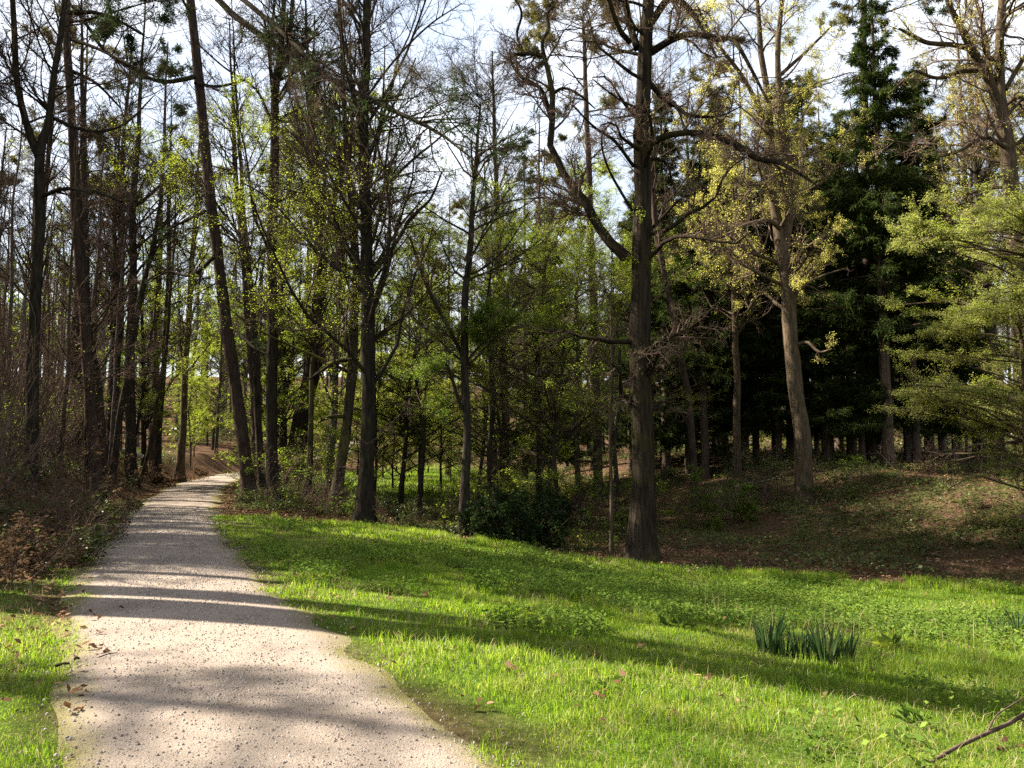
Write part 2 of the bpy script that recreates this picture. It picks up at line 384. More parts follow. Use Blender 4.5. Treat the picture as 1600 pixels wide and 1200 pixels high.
# broad-leaved weeds in the turf
G = Geo()
cx, cy = scatter(g, 19000, 4.0, 20, 1.0)
k = (lawn_mask(cx, cy) > .7) & (g.uniform(0, 1, len(cx)) < .12 + .88 * S(6.0, 8.5, cy)) & (noise(cx, cy, 1.7, 24) + .35 * S(8, 11, cy) * S(17, 14, cy) + .02 > .72); cx, cy = cx[k], cy[k]
nn = 16
x = (cx[:, None] + g.normal(0, .07, (len(cx), nn))).ravel(); y = (cy[:, None] + g.normal(0, .07, (len(cx), nn))).ravel()
pl, _ = flakes(g, x, y, g.uniform(.02, .16, len(x)), 0)
G.add(*leaves(g, pl, int(len(x) * 1.0), size=.045, w=.7, flat=.55, jit=.02, along=.1))
tag(G.obj('meadow_weeds', [M['weed']]), 'dark leafy weeds growing in patches through the lawn', 'weeds', kind='stuff')
# straw, dead stems
G = Geo()
cx, cy = scatter(g, 42000, 3.8, 20, 1.2)
k = ((lawn_mask(cx, cy) > .4) | (verge_mask(cx, cy) > .4)) & (noise(cx, cy, 1.2, 25) > .40); cx, cy = cx[k], cy[k]
G.add(*blades(g, cx, cy, g.uniform(.04, .15, len(cx)), .0035 * (cy / 5) ** .8, 1.1))
sx = np.concatenate([g.uniform(2.4, 8, 160), [-2.0, .35, .6]]); sy = np.concatenate([g.uniform(8.4, 11, 160), [14.5, 12.5, 12.2]])
G.add(*blades(g, sx, sy, np.concatenate([g.uniform(.2, .45, 160), [.5, .8, .6]]), np.full(163, .007), .5))
tag(G.obj('dry_grass', [M['straw']]), 'dry straw coloured stems scattered through the green lawn', 'grass', kind='stuff')

# fallen leaves: woodland floor, hollow, bank, a few on the lawn
G = Geo()
x, y = scatter(g, 190000, 5, 48, .9, margin=2)
q = (x - path_x(y)) * .92
k = (g.uniform(0, 1, len(x)) < np.where((q > .7) & (y < np.interp(x, LAWN_X, LAWN_Y) - .4), .03, np.where(verge_mask(x, y) > .3, .12, .95))) & ~((np.abs(q) < 1.25) & (g.uniform(0, 1, len(x)) > .004 + .35 * S(-.7, -1.25, q)))
x, y = x[k], y[k]
pl, _ = flakes(g, x, y, g.uniform(.012, .05, len(x)), 0)
G.add(*leaves(g, pl, len(x), size=.062, w=.62, flat=.5, jit=.02, along=.1, sv=.5))
tag(G.obj('leaf_litter', [M['litter']]), 'brown fallen leaves covering the woodland floor', 'leaves', kind='stuff')

# ivy and bramble over bank and hollow
G = Geo()
cx, cy = scatter(g, 60000, 6.5, 50, .8, margin=2)
q = (cx - path_x(cy)) * .92
far_edge = cy - np.interp(cx, LAWN_X, LAWN_Y)
den = np.where(q > 0, S(.2, 1.2, far_edge) * S(1.35, 2.1, q) * (.25 + .30 * S(12.5, 15.5, q) + .55 * S(5, -3, cx) * S(17, 20, cy)) * (noise(cx, cy, 2.2, 31) > .36), S(-2.2, -3.6, q) * S(9.5, 12, cy) * (noise(cx, cy, 1.6, 32) > .45))
k = g.uniform(0, 1, len(cx)) < den; cx, cy = cx[k], cy[k]
nn = 11
sp = .16
x = (cx[:, None] + g.normal(0, sp, (len(cx), nn))).ravel(); y = (cy[:, None] + g.normal(0, sp, (len(cx), nn))).ravel()
top = .06 + .42 * noise(x, y, 1.3, 33) ** 1.6
pl, _ = flakes(g, x, y, g.uniform(.15, 1, len(x)) * top, 0)
G.add(*leaves(g, pl, len(x), size=.075, w=.7, flat=.6, jit=.03, along=.1, sv=.45))
tag(G.obj('ivy_undergrowth', [M['ivy']]), 'low dark ivy and bramble covering the bank and hollow', 'undergrowth', kind='stuff')

# rusty dead bracken and bramble on the left bank
G = Geo()
cx = g.uniform(-20, -3.6, 14000); cy = 8.8 + 36 * g.uniform(0, 1, 14000) ** 1.3
q = (cx - path_x(cy)) * .92
k = (q < -1.7 - .5 * noise(cx, cy, 1, 34)) & (q > -9) & (g.uniform(0, 1, len(cx)) < (noise(cx, cy, 1.5, 35) > .40) * (.4 + .6 * S(26, 9, cy))); cx, cy = cx[k], cy[k]
x = (cx[:, None] + g.normal(0, .15, (len(cx), 14))).ravel(); y = (cy[:, None] + g.normal(0, .15, (len(cx), 14))).ravel()
pl, _ = flakes(g, x, y, g.uniform(.03, 1, len(x)) ** 1.4 * (.15 + .75 * noise(x, y, 1.2, 36)), 0)
G.add(*leaves(g, pl, len(x), size=.07, w=.4, flat=.3, jit=.05, along=.1, sv=.5))
tag(G.obj('dead_bracken', [M['bracken']]), 'rust brown dead bracken and bramble along the left bank', 'bracken', kind='stuff')

# gravel
G = Geo()
n = 23000
y = (4.0 ** .5 + g.uniform(0, 1, n) * (22 ** .5 - 4.0 ** .5)) ** 2
x = path_x(y) + g.normal(0, .75, n); k = np.abs(x - path_x(y)) < 1.25 + g.exponential(.15, n); x, y = x[k], y[k]
r = .0024 + .0085 * g.uniform(0, 1, len(x)) ** 5 + .0004 * y
t_ = np.clip((x - path_x(y)) * .92 / 1.12, -1, 1)
c = np.stack([x, y, H(x, y) + .018 + .03 * (1 - t_ ** 2) + r * .25], -1)
o8 = np.array([[-1, -1, -.7], [1, -1, -.7], [1, 1, -.7], [-1, 1, -.7], [-.6, -.6, .7], [.6, -.6, .7], [.6, .6, .7], [-.6, .6, .7]]) * .7
V = c[:, None] + o8[None] * r[:, None, None] * g.uniform(.6, 1.35, (len(x), 8, 3))
f6 = np.array([[4, 5, 6, 7], [0, 1, 5, 4], [1, 2, 6, 5], [2, 3, 7, 6], [3, 0, 4, 7]])
G.add(V, (np.arange(len(x)) * 8)[:, None, None] + f6[None])
tag(G.obj('gravel', [M['pebble']]), 'loose grey and beige gravel scattered on the path', 'gravel', kind='stuff')
# ------------------------------------------------------------------ trees
ANCHORS = []
def resample(P, n):
    return curve(P, n)
def stack_limbs(limbs, base, K):
    A = np.stack([curve(l, K) for l in limbs]); return A[:, :, :3] - base, np.maximum(A[:, :, 3], .004)
def tree_geo(g, trunk, limbs, sp):
    """trunk and limbs are rows (x, y, z, radius) about the base; returns meshes by part"""
    out = {}
    T = curve(trunk, 30); P, R = T[:, :3].copy(), np.maximum(T[:, 3].copy(), .006)
    wob = sp.get('wob', .02)
    ph = g.uniform(0, 6, 4)
    s = P[:, 2]
    P[:, 0] += wob * (np.sin(s * 1.1 + ph[0]) + .6 * np.sin(s * 2.7 + ph[1])) * S(.3, 2, s); P[:, 1] += wob * np.sin(s * 1.3 + ph[2]) * S(.3, 2, s)
    zz = P[:, 2] - P[0, 2]
    R *= 1 + sp.get('flare', .6) * np.exp(-zz / .35) + .04 * np.sin(zz * 3 + ph[3])
    # extra rings at the foot so the flare reads
    foot = np.array([0, .12, .25, .45]); k = np.searchsorted(zz, .6)
    Pf = np.stack([P[0] + (P[max(k, 1)] - P[0]) * (f / max(zz[max(k, 1)], .2)) for f in foot]); Rf = np.interp(foot, zz, T[:, 3]) * (1 + sp.get('flare', .6) * np.exp(-foot / .28))
    Pf[0, 2] -= .2
    Pt = np.vstack([Pf, P[max(k, 1):]]); Rt = np.concatenate([Rf, R[max(k, 1):]])
    V, Q = tube(Pt[None], Rt[None], sp.get('sides', 12))
    a = V - np.repeat(Pt, sp.get('sides', 12), 0)           # buttressed foot
    az = np.arctan2(a[:, 1], a[:, 0]); lob = 1 + .16 * np.sin(az * 5 + ph[0]) * np.exp(-np.clip(V[:, 2] - Pt[0, 2], 0, 9) / .5)
    V = V + a * (lob - 1)[:, None]
    out['trunk'] = Geo().add(V, Q)
    parents = [(P[None], R[None])]
    br = Geo()
    lv = sp['lv']
    K1 = lv[0].get('K', 7) if lv else 7
    P1 = R1 = None
    if limbs:
        LP, LR = stack_limbs(limbs, 0, 16)
        br.add(*tube(LP, LR, 8))
        P1, R1 = stack_limbs(limbs, 0, K1)
    if lv:
        p, r = grow(g, P[None], R[None], **lv[0])
        br.add(*tube(p, r, 5), 0)
        if P1 is not None: p, r = np.concatenate([p, P1]), np.concatenate([r, R1])
        P1, R1 = p, r
    if br.n: out['branches'] = br
    cr = Geo(); last = P1
    for j, kw in enumerate(lv[1:]):
        P1, R1 = grow(g, P1, R1, **kw)
        cr.add(*tube(P1, R1, 4 if j == 0 else 3), 0); last = P1
    for m_, kw in enumerate(sp.get('leaves', [])):
        kw = dict(kw); n = kw.pop('n'); zr = kw.pop('z', None); L_ = last
        if zr is not None:
            c = last[:, 1, 2]; L_ = last[(c > zr[0]) & (c < zr[1])]
            if not len(L_): continue
        cr.add(*leaves(g, L_, n, **kw), 1 + m_)
    if cr.n: out['crown'] = cr
    return out
def tree(name, label, cat, base, trunk, limbs, sp, seed, group=None):
    g = np.random.default_rng(seed)
    base = np.asarray(base, float); off = np.append(base, 0)
    geo = tree_geo(g, np.asarray(trunk) - off, [np.asarray(l) - off for l in limbs], sp)
    t = thing(name, base, label, cat, group)
    mats = {'trunk': [M[sp.get('bark', 'bark_dark')]], 'branches': [M[sp.get('bbark', sp.get('bark', 'bark_dark'))]], 'crown': [M[sp.get('twig', 'twig')]] + [M[x] for x in sp.get('lm', [])]}
    KIDS[t] = [gg.obj(k, mats[k], t) for k, gg in geo.items()]
    return t
def trunk_px(pts, d, top, dtop=0., wk=1.):
    """trunk through photo points (u, v, width px) at depth d, then on up to height top"""
    pts = np.asarray(pts, float); n = len(pts); rows = []
    for k, (u, v, w) in enumerate(pts):
        p = at(u, v, d + dtop * k / max(n - 1, 1)); rows.append([*p, w * wk / 2 / F * d])
    x, y = rows[0][:2]
    rows[0][2] = float(H(x, y)) - .05
    rows = [r for i, r in enumerate(rows) if i == 0 or r[2] > rows[0][2] + .4]
    rows = np.array(rows); a, b = rows[-2], rows[-1]
    if top > b[2] + .5:
        dirv = (b[:3] - a[:3]) / max(b[2] - a[2], .1); dirv = dirv * .6 + np.array([0, 0, .4])
        for f in (.35, .7, 1):
            hgt = (top - b[2]) * f
            rows = np.vstack([rows, [*(b[:3] + dirv / max(dirv[2], .3) * hgt), max(b[3] * (1 - .9 * f), .01)]])
    return rows
def limb_px(pts, d, dd=0.):
    """limb through photo points (u, v, width px); dd metres of depth gained from root to tip"""
    n = len(pts)
    return np.array([[*at(u, v, d + dd * k / (n - 1)), w / 2 / F * d] for k, (u, v, w) in enumerate(pts)])
def hero(name, label, cat, pts, d, top, sp, seed, limbs=(), dtop=0., group=None, anchor=None):
    tr = trunk_px(pts, d, top, dtop, .72 if pts[0][0] < 300 else .84 if pts[0][0] < 395 else .75 if 1200 < pts[0][0] < 1300 else .92)
    if anchor: ANCHORS.append((pts[0][0] if len(pts) < 3 else np.interp(550, [p[1] for p in pts][::-1], [p[0] for p in pts][::-1]), anchor))
    return tree(name, label, cat, tr[0, :3] + [0, 0, .05], tr, list(limbs), sp, seed, group)

def bare(n1=26, t0=.3, up=.06, f=1., dens=1., ang=.85, l1=.26, l1max=6.5, bark='bark_dark', twig='twig_dark', lv=None, lm=None, zmin=2.5, planar=0., wig=.12, **kw):
    return dict(bark=bark, twig=twig, lv=[
        dict(n=int(n1 * 1.5), t0=t0, t1=.97, ang=ang, asd=.2, lf=l1, K=8, wig=wig, up=up, rr=.36, rmin=.012, rmax=.06, lmin=.8, lmax=l1max, zmin=zmin, planar=planar),
        dict(n=int(190 * dens), t0=.15, ang=.75, asd=.2, lf=.5, K=6, wig=.15, up=up * .6, rr=.6, rmin=.008, rmax=.03, lmin=.5, lmax=3, planar=planar),
        dict(n=int(1700 * dens), t0=.1, ang=.75, asd=.25, lf=.5, K=4, wig=.16, up=.03, rr=.6, rmin=.006, rmax=.012, lmin=.3, lmax=1.5, planar=planar),
        dict(n=int(6500 * dens), t0=.1, ang=.7, asd=.25, lf=.55, K=3, wig=.2, up=.02, rr=.7, rmin=.0052, rmax=.007, lmin=.2, lmax=.8, planar=planar)],
        leaves=lv or [], lm=lm or [], **kw)
def fresh(n, size=.06, mat='beech_leaf', z=None, clump=1.2, flat=.65, **kw):
    n, size = int(n * 2.0), size * .68
    d = dict(n=n, size=size, flat=flat, clump=clump, jit=.04, w=.6, **kw)
    if z: d['z'] = z
    return d

# --- left wood -----------------------------------------------------------
hero('forked_tree', 'dark bare tree forking high into two upright stems, beside the left edge', 'tree',
     [(48, 770, 27), (52, 560, 24), (60, 380, 22), (62, 240, 20), (76, 190, 14), (87, 110, 13), (100, 0, 11)], 19, 21, bare(20, .45, l1=.2, dens=.8), 11,
     [limb_px([(62, 245, 17), (45, 205, 12), (27, 130, 10), (22, 40, 9), (15, -80, 7)], 19), limb_px([(70, 305, 7), (100, 295, 6), (150, 300, 5), (190, 315, 3)], 19, -2),
      limb_px([(84, 185, 7), (120, 200, 6), (160, 205, 5), (200, 190, 4), (240, 150, 2)], 19, 2)], anchor='the dark forked tree')
pine_up = dict(bark='bark_pine', bbark='bark_dark', twig='twig_dark', lm=['pine_needle'], sides=12, lv=[
    dict(n=26, t0=.55, t1=.98, ang=1.25, asd=.25, lf=.19, K=7, wig=.16, up=.02, rr=.4, rmin=.012, rmax=.06, lmin=.7, lmax=4),
    dict(n=180, t0=.35, ang=.8, lf=.45, K=5, wig=.16, up=.05, rr=.6, rmin=.007, lmin=.4, lmax=1.6),
    dict(n=700, t0=.3, ang=.7, lf=.5, K=4, wig=.15, up=.06, rr=.6, rmin=.005, lmin=.2, lmax=.7)],
    leaves=[dict(n=26000, size=.16, w=.13, flat=.1, t0=.25, jit=.03, along=.35, clump=.9)])
hero('pine_tree', 'reddish straight pine with dark needle tufts at its top, in the left wood', 'tree',
     [(155, 745, 26), (140, 600, 23), (125, 420, 21), (112, 200, 18), (104, 20, 16)], 23, 25, pine_up, 12,
     [limb_px([(106, 20, 8), (150, 20, 6), (190, 35, 5), (225, 55, 3)], 23, -1), limb_px([(108, 60, 7), (150, 75, 5), (200, 100, 4), (245, 120, 2)], 23, -2),
      limb_px([(110, 110, 7), (150, 130, 5), (190, 170, 3)], 23, 1)], anchor='the reddish straight pine')
hero('slim_tree', 'slim dark trunk standing close against the reddish pine, right of it', 'tree',
     [(163, 730, 20), (152, 600, 17), (136, 480, 15), (133, 330, 12), (128, 150, 9)], 26, 19, bare(18, .5, dens=.5), 13)
hero('beech_tree', 'dark trunk on the left bank with yellow green leaf sprays up its side', 'tree',
     [(206, 727, 24), (203, 600, 20), (207, 450, 17), (208, 330, 14), (214, 240, 11)], 31, 21,
     bare(24, .3, dens=.9, lm=['bright_leaf'], lv=[fresh(5000, .075, z=(4, 15))]), 14, anchor='the leafy bank trunk')
hero('leaning_tree', 'thin dark tree slanting right across the leafy bank trunk', 'tree',
     [(176, 715, 14), (192, 620, 13), (208, 530, 12), (226, 440, 11), (240, 375, 9)], 29, 12, bare(14, .4, dens=.4), 15)
hero('leaning_tree', 'pale thin trunk curving up from the fallen log towards the right', 'tree',
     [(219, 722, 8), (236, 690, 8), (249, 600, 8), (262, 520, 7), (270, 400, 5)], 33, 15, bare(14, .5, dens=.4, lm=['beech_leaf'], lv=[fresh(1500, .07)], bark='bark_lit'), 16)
hero('beech_tree', 'mid brown trunk with a lit left side, last on the left bank', 'tree',
     [(280, 738, 22), (285, 680, 15), (291, 560, 13), (296, 470, 12), (306, 330, 9)], 40, 20,
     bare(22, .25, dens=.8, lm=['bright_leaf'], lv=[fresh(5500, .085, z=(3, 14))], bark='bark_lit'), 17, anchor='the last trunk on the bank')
hero('slim_tree', 'slender upright trunk halfway between the fallen log and the last bank trunk', 'tree',
     [(247, 722, 14), (252, 620, 12), (262, 480, 11), (264, 330, 8)], 37, 19, bare(20, .3, dens=.6, lm=['bright_leaf'], lv=[fresh(3500, .08, z=(4, 13))]), 18)

# --- right of the path ---------------------------------------------------
pine_limbs = [limb_px([(305, 120, 8), (262, 128, 7), (233, 122, 6), (200, 103, 6), (162, 78, 5), (138, 42, 5), (92, -15, 3)], 26, -3),
    limb_px([(299, -60, 12), (350, 10, 10), (433, 72, 9), (517, 124, 8), (600, 166, 6), (683, 206, 4), (740, 250, 2)], 26, -9),
    limb_px([(298, -70, 10), (375, -5, 8), (440, 50, 7), (500, 110, 5), (560, 175, 3)], 26, -7),
    limb_px([(336, 400, 7), (300, 430, 5), (262, 425, 4), (235, 440, 2)], 26, 2), limb_px([(322, 330, 6), (275, 352, 4), (240, 368, 2)], 26, -2),
    limb_px([(305, 130, 6), (340, 135, 5), (385, 125, 3)], 26, 2), limb_px([(371, 520, 6), (400, 545, 4), (425, 555, 2)], 26, -1)]
pn = dict(pine_up); pn['leaves'] = [dict(n=9000, size=.16, w=.13, flat=.1, jit=.03, along=.35)]
pn['lv'] = [dict(n=16, t0=.62, t1=.98, ang=1.2, asd=.25, lf=.16, K=8, wig=.16, up=.02, rr=.4, rmin=.012, rmax=.06, lmin=.7, lmax=4),
            dict(n=150, t0=.2, ang=.8, lf=.4, K=5, wig=.16, up=.0, rr=.55, rmin=.007, lmin=.4, lmax=1.6),
            dict(n=750, t0=.2, ang=.7, lf=.5, K=4, wig=.15, up=.0, rr=.6, rmin=.005, lmin=.2, lmax=.8)]
pn['bark'] = 'bark_pine'; pn['wob'] = .01
hero('leaning_pine', 'tall reddish brown pine leaning left over the path edge', 'tree',
     [(391, 782, 27), (384, 725, 24), (374, 650, 23), (356, 520, 22), (340, 400, 20), (324, 260, 19), (310, 120, 18), (298, 0, 16), (290, -90, 15)], 26.5, 24, pn, 21, pine_limbs, anchor='the leaning pine')
hero('beech_tree', 'straight dark trunk forking near the top of the picture, just right of the leaning pine', 'tree',
     [(431, 790, 27), (426, 720, 20), (425, 600, 19), (426, 400, 17), (429, 200, 15), (433, 125, 14), (441, 60, 9), (443, -60, 8)], 24.5, 22,
     bare(22, .28, dens=1., lm=['bright_leaf'], lv=[fresh(6000, .06, z=(2.5, 12))]), 22,
     [limb_px([(433, 125, 9), (447, 90, 8), (456, 20, 7), (458, -60, 6)], 24.5), limb_px([(424, 190, 5), (400, 140, 4), (350, 105, 3), (300, 60, 2)], 24.5, -2),
      limb_px([(430, 190, 5), (470, 188, 4), (520, 170, 3), (560, 168, 2)], 24.5, -2)], anchor='the straight dark trunk')
hero('beech_tree', 'reddish thin trunk standing behind, between the leaning pine and the straight dark trunk', 'tree',
     [(404, 775, 15), (398, 640, 14), (387, 480, 12), (374, 330, 10), (366, 230, 8)], 30, 19, bare(24, .3, dens=.8, bark='bark_pine', lm=['bright_leaf'], lv=[fresh(8000, .07, z=(3, 15))]), 23)
hero('beech_tree', 'dark slender trunk touching the straight dark trunk on its left side', 'tree',
     [(411, 785, 14), (403, 640, 12), (398, 520, 11), (388, 400, 9), (380, 330, 8)], 27, 18, bare(22, .25, dens=.8, lm=['bright_leaf'], lv=[fresh(4000, .065, z=(3, 13))]), 24)
hero('mossy_tree', 'slim mossy stem branching at mid height, left of two dark curved trunks', 'tree',
     [(477, 800, 16), (484, 720, 11), (487, 640, 9), (490, 560, 9), (496, 495, 9), (498, 430, 8), (505, 330, 6)], 24, 13,
     bare(22, .3, dens=.8, bark='bark_moss', lm=['bright_leaf'], lv=[fresh(8000, .06)], zmin=1.5, l1=.3), 25,
     [limb_px([(490, 590, 6), (510, 570, 5), (535, 562, 4), (560, 560, 2)], 24, -2)])
hero('beech_tree', 'broad dark trunk slanting behind the slim mossy stem', 'tree',
     [(455, 735, 32), (470, 660, 30), (487, 580, 28), (498, 500, 26), (500, 400, 23), (497, 320, 19), (489, 240, 14)], 33, 22,
     bare(28, .3, dens=1., lm=['bright_leaf'], lv=[fresh(10000, .075, z=(2, 14))]), 26,
     [limb_px([(498, 420, 13), (512, 370, 12), (524, 300, 10), (538, 230, 7)], 33), limb_px([(500, 450, 9), (530, 400, 7), (560, 330, 5)], 33, -1)])
hero('beech_tree', 'dark curved trunk with a yellow mossy foot, left of the upright many branched beech', 'tree',
     [(524, 802, 30), (530, 745, 20), (538, 690, 17), (548, 600, 17), (555, 480, 16), (557, 420, 15), (551, 350, 13), (545, 290, 11)], 23.5, 20,
     bare(22, .3, dens=.9, bark='bark_moss', lm=['bright_leaf'], lv=[fresh(7000, .06, z=(2, 12))]), 27,
     [limb_px([(550, 560, 7), (520, 568, 6), (495, 585, 4), (470, 600, 2)], 23.5, -1.5), limb_px([(546, 650, 7), (515, 652, 6), (498, 660, 3)], 23.5, -1),
      limb_px([(551, 340, 7), (535, 300, 6), (530, 230, 5)], 23.5)], anchor='the dark curved trunk')
hero('beech_tree', 'upright beech with many rising branches, its dark foot on the lawn edge', 'tree',
     [(569, 815, 33), (572, 740, 26), (575, 650, 25), (576, 500, 24), (572, 400, 21), (570, 300, 19), (569, 200, 17), (572, 100, 15), (572, 0, 13)], 21.2, 22,
     bare(34, .18, dens=1.9, ang=.62, l1=.28, lm=['bright_leaf'], lv=[fresh(3200, .055, z=(1.5, 9), clump=0)], bark='bark_dark'), 28,
     [limb_px([(580, 430, 7.9), (600, 405, 6.6), (625, 370, 5.9), (642, 340, 5.3), (672, 312, 4.0), (690, 270, 2.6)], 21.2, -1), limb_px([(570, 330, 5.9), (590, 220, 5.3), (600, 190, 4.6), (625, 145, 3.3), (650, 90, 2.0)], 21.2, -1),
      limb_px([(562, 325, 5.9), (545, 300, 5.3), (548, 230, 4.6), (553, 150, 4.0), (556, 60, 2.6)], 21.2, .5), limb_px([(570, 215, 4.0), (555, 150, 3.3), (540, 60, 2.6), (535, 0, 2.0)], 21.2, .6),
      limb_px([(574, 150, 4.0), (620, 90, 3.3), (670, 40, 2.6), (722, 5, 1.3)], 21.2, -2)], anchor='the upright many branched beech')
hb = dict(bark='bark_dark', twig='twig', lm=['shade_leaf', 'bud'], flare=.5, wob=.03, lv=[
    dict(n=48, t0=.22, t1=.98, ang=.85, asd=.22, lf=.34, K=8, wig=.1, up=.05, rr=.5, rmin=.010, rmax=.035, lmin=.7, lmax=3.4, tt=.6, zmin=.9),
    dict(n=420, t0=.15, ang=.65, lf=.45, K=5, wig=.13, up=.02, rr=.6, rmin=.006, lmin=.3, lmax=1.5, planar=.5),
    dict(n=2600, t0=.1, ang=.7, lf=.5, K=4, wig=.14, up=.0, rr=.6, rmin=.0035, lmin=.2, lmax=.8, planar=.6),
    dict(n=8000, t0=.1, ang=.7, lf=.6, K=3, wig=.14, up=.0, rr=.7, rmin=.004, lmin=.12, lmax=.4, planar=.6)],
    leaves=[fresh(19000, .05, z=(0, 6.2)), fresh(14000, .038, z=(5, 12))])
hero('hornbeam_tree', 'small hornbeam with a wide olive crown, left of the dark holly bush', 'tree',
     [(724, 838, 22), (727, 740, 15), (728, 620, 14), (727, 500, 13), (733, 380, 10), (742, 270, 7), (752, 180, 4)], 20.2, 11, hb, 31,
     [limb_px([(725, 560, 7), (700, 510, 6), (668, 450, 5), (640, 370, 3)], 20.2, -1), limb_px([(722, 640, 6), (690, 560, 4), (650, 610, 2.4), (605, 680, 1.4)], 20.2, -2)], anchor='the small hornbeam')
oak_sp = dict(bark='bark_oak', twig='twig', lm=['bud'], flare=.8, wob=.015, sides=20, lv=[
    dict(n=44, t0=.12, t1=.98, ang=1.15, asd=.25, lf=.17, K=9, wig=.26, up=.03, rr=.28, rmin=.010, rmax=.07, lmin=.6, lmax=4.2, zmin=3),
    dict(n=340, t0=.12, ang=.9, lf=.42, K=6, wig=.26, up=.02, rr=.5, rmin=.008, rmax=.03, lmin=.4, lmax=2.2),
    dict(n=3600, t0=.1, ang=.85, lf=.5, K=5, wig=.26, up=.02, rr=.6, rmin=.006, rmax=.012, lmin=.25, lmax=1.1),
    dict(n=13000, t0=.1, ang=.8, lf=.55, K=3, wig=.25, up=.02, rr=.7, rmin=.0045, rmax=.006, lmin=.15, lmax=.5)],
    leaves=[fresh(5000, .035, z=(4, 30), clump=1.5)])
D = 17.6
oak_limbs = [
    limb_px([(1018, 224, 12), (1042, 212, 11), (1083, 207, 10), (1125, 215, 9), (1158, 233, 9), (1187, 250, 8), (1212, 252, 7), (1233, 262, 6), (1258, 277, 4), (1290, 300, 2)], D, -1.5),
    limb_px([(1017, 82, 13), (1050, 62, 11), (1083, 53, 10), (1125, 62, 9), (1146, 62, 7), (1175, 110, 5), (1200, 160, 3)], D, -2),
    limb_px([(1018, 35, 13), (1046, -2, 12), (1075, 12, 9), (1100, 50, 6), (1120, 90, 4)], D, 1),
    limb_px([(1014, 128, 9), (1037, 155, 8), (1058, 167, 7), (1079, 181, 6), (1125, 181, 4), (1160, 165, 2)], D, 1),
    limb_px([(996, 75, 13), (986, 45, 12), (977, 0, 11), (972, -60, 9)], D, .6), limb_px([(984, 66, 9), (968, 45, 8), (952, 0, 7), (946, -50, 5)], D, -1),
    limb_px([(982, 405, 20), (946, 371, 16), (929, 342, 15), (912, 312, 14), (887, 283, 13), (871, 250, 12), (859, 222, 11), (865, 165, 10), (856, 108, 9), (845, 84, 8), (812, 86, 6), (795, 82, 4)], D, 1.5),
    limb_px([(862, 190, 8), (846, 140, 7), (820, 125, 6), (800, 100, 5), (797, 78, 4)], D + 1.2, .5),
    limb_px([(852, 95, 7), (847, 65, 6), (858, 45, 6), (855, 22, 5), (870, 0, 4), (862, -40, 3)], D + 1.3, .3),
    limb_px([(860, 150, 6), (880, 138, 5), (905, 148, 4), (930, 170, 2)], D + 1.2, 1), limb_px([(820, 88, 5), (808, 55, 4), (815, 20, 4), (800, -10, 3)], D + 1.5, -.5),
    limb_px([(990, 260, 6), (960, 220, 5), (930, 200, 4), (895, 165, 2)], D, -1.5), limb_px([(988, 330, 5), (950, 262, 4), (940, 215, 3), (955, 190, 2)], D, -1),
    limb_px([(1016, 360, 6), (1035, 340, 5), (1062, 312, 4), (1090, 300, 2)], D, -1), limb_px([(1020, 545, 5), (1060, 520, 4), (1110, 510, 3), (1150, 520, 2)], D, -1.5),
    limb_px([(1021, 640, 5), (1035, 628, 5), (1050, 632, 4), (1062, 648, 2)], D, .5)]
hero('oak_tree', 'big oak with a thick furrowed trunk and crooked limbs, standing alone at the lawn edge', 'tree',
     [(1003, 884, 50), (1004, 800, 42), (1004, 700, 39), (1001, 560, 36), (1002, 420, 34), (1003, 300, 30), (1004, 200, 28), (1008, 100, 25), (1012, 0, 21), (1014, -80, 18)], D, 19, oak_sp, 41, oak_limbs, anchor='the big oak')
# a leafless sapling before the oak, a thin stem behind the holly
hero('sapling', 'thin straight sapling with a pale stem, just left of the big oak', 'sapling',
     [(955, 872, 7), (956, 780, 6), (952, 690, 5), (955, 600, 4), (956, 480, 3)], 17.8, 6.4,
     dict(bark='bark_lit', twig='twig', lm=['beech_leaf'], flare=.2, sides=7, wob=.015, lv=[dict(n=22, t0=.25, ang=1.1, lf=.3, K=5, wig=.1, up=.0, rr=.5, rmin=.006, lmin=.3, lmax=1.4, planar=.6),
          dict(n=150, ang=.7, lf=.5, K=4, wig=.12, rr=.6, rmin=.004, lmin=.15, lmax=.6, planar=.8)], leaves=[fresh(2600, .055, clump=0)]), 42)
under = dict(bark='bark_dark', twig='twig', lm=['beech_leaf', 'bright_leaf'], flare=.3, sides=8, wob=.04, lv=[
    dict(n=46, t0=.12, t1=.98, ang=1.1, asd=.2, lf=.42, K=7, wig=.09, up=.02, rr=.5, rmin=.008, rmax=.03, lmin=.6, lmax=3.2, tt=.5, planar=.3, zmin=.6),
    dict(n=420, t0=.12, ang=.75, lf=.5, K=5, wig=.1, rr=.6, rmin=.005, lmin=.3, lmax=1.5, planar=.8),
    dict(n=2800, t0=.1, ang=.75, lf=.55, K=4, wig=.1, rr=.6, rmin=.003, lmin=.15, lmax=.7, planar=.85)],
    leaves=[fresh(11000, .054, flat=.75), fresh(4500, .054, flat=.75, clump=.8)])
hero('young_beech', 'young beech with green layered leaves, its thin stem rising behind the holly bush', 'tree',
     [(847, 790, 11), (841, 700, 10), (838, 620, 9), (843, 520, 8), (850, 430, 6), (846, 420, 4)], 26, 7.6, under, 43, anchor='the young beech')
hero('young_beech', 'bushy young beech with dense dull green leaves, between the holly bush and the oak', 'tree',
     [(905, 770, 10), (900, 690, 9), (905, 600, 8), (900, 500, 6), (905, 420, 4)], 29, 9.2, under, 44)
hero('young_beech', 'young beech in the shade filling the gap between hornbeam and holly bush', 'tree',
     [(785, 760, 9), (788, 680, 8), (782, 590, 7), (790, 500, 6), (800, 400, 4)], 28, 9.8, under, 45)

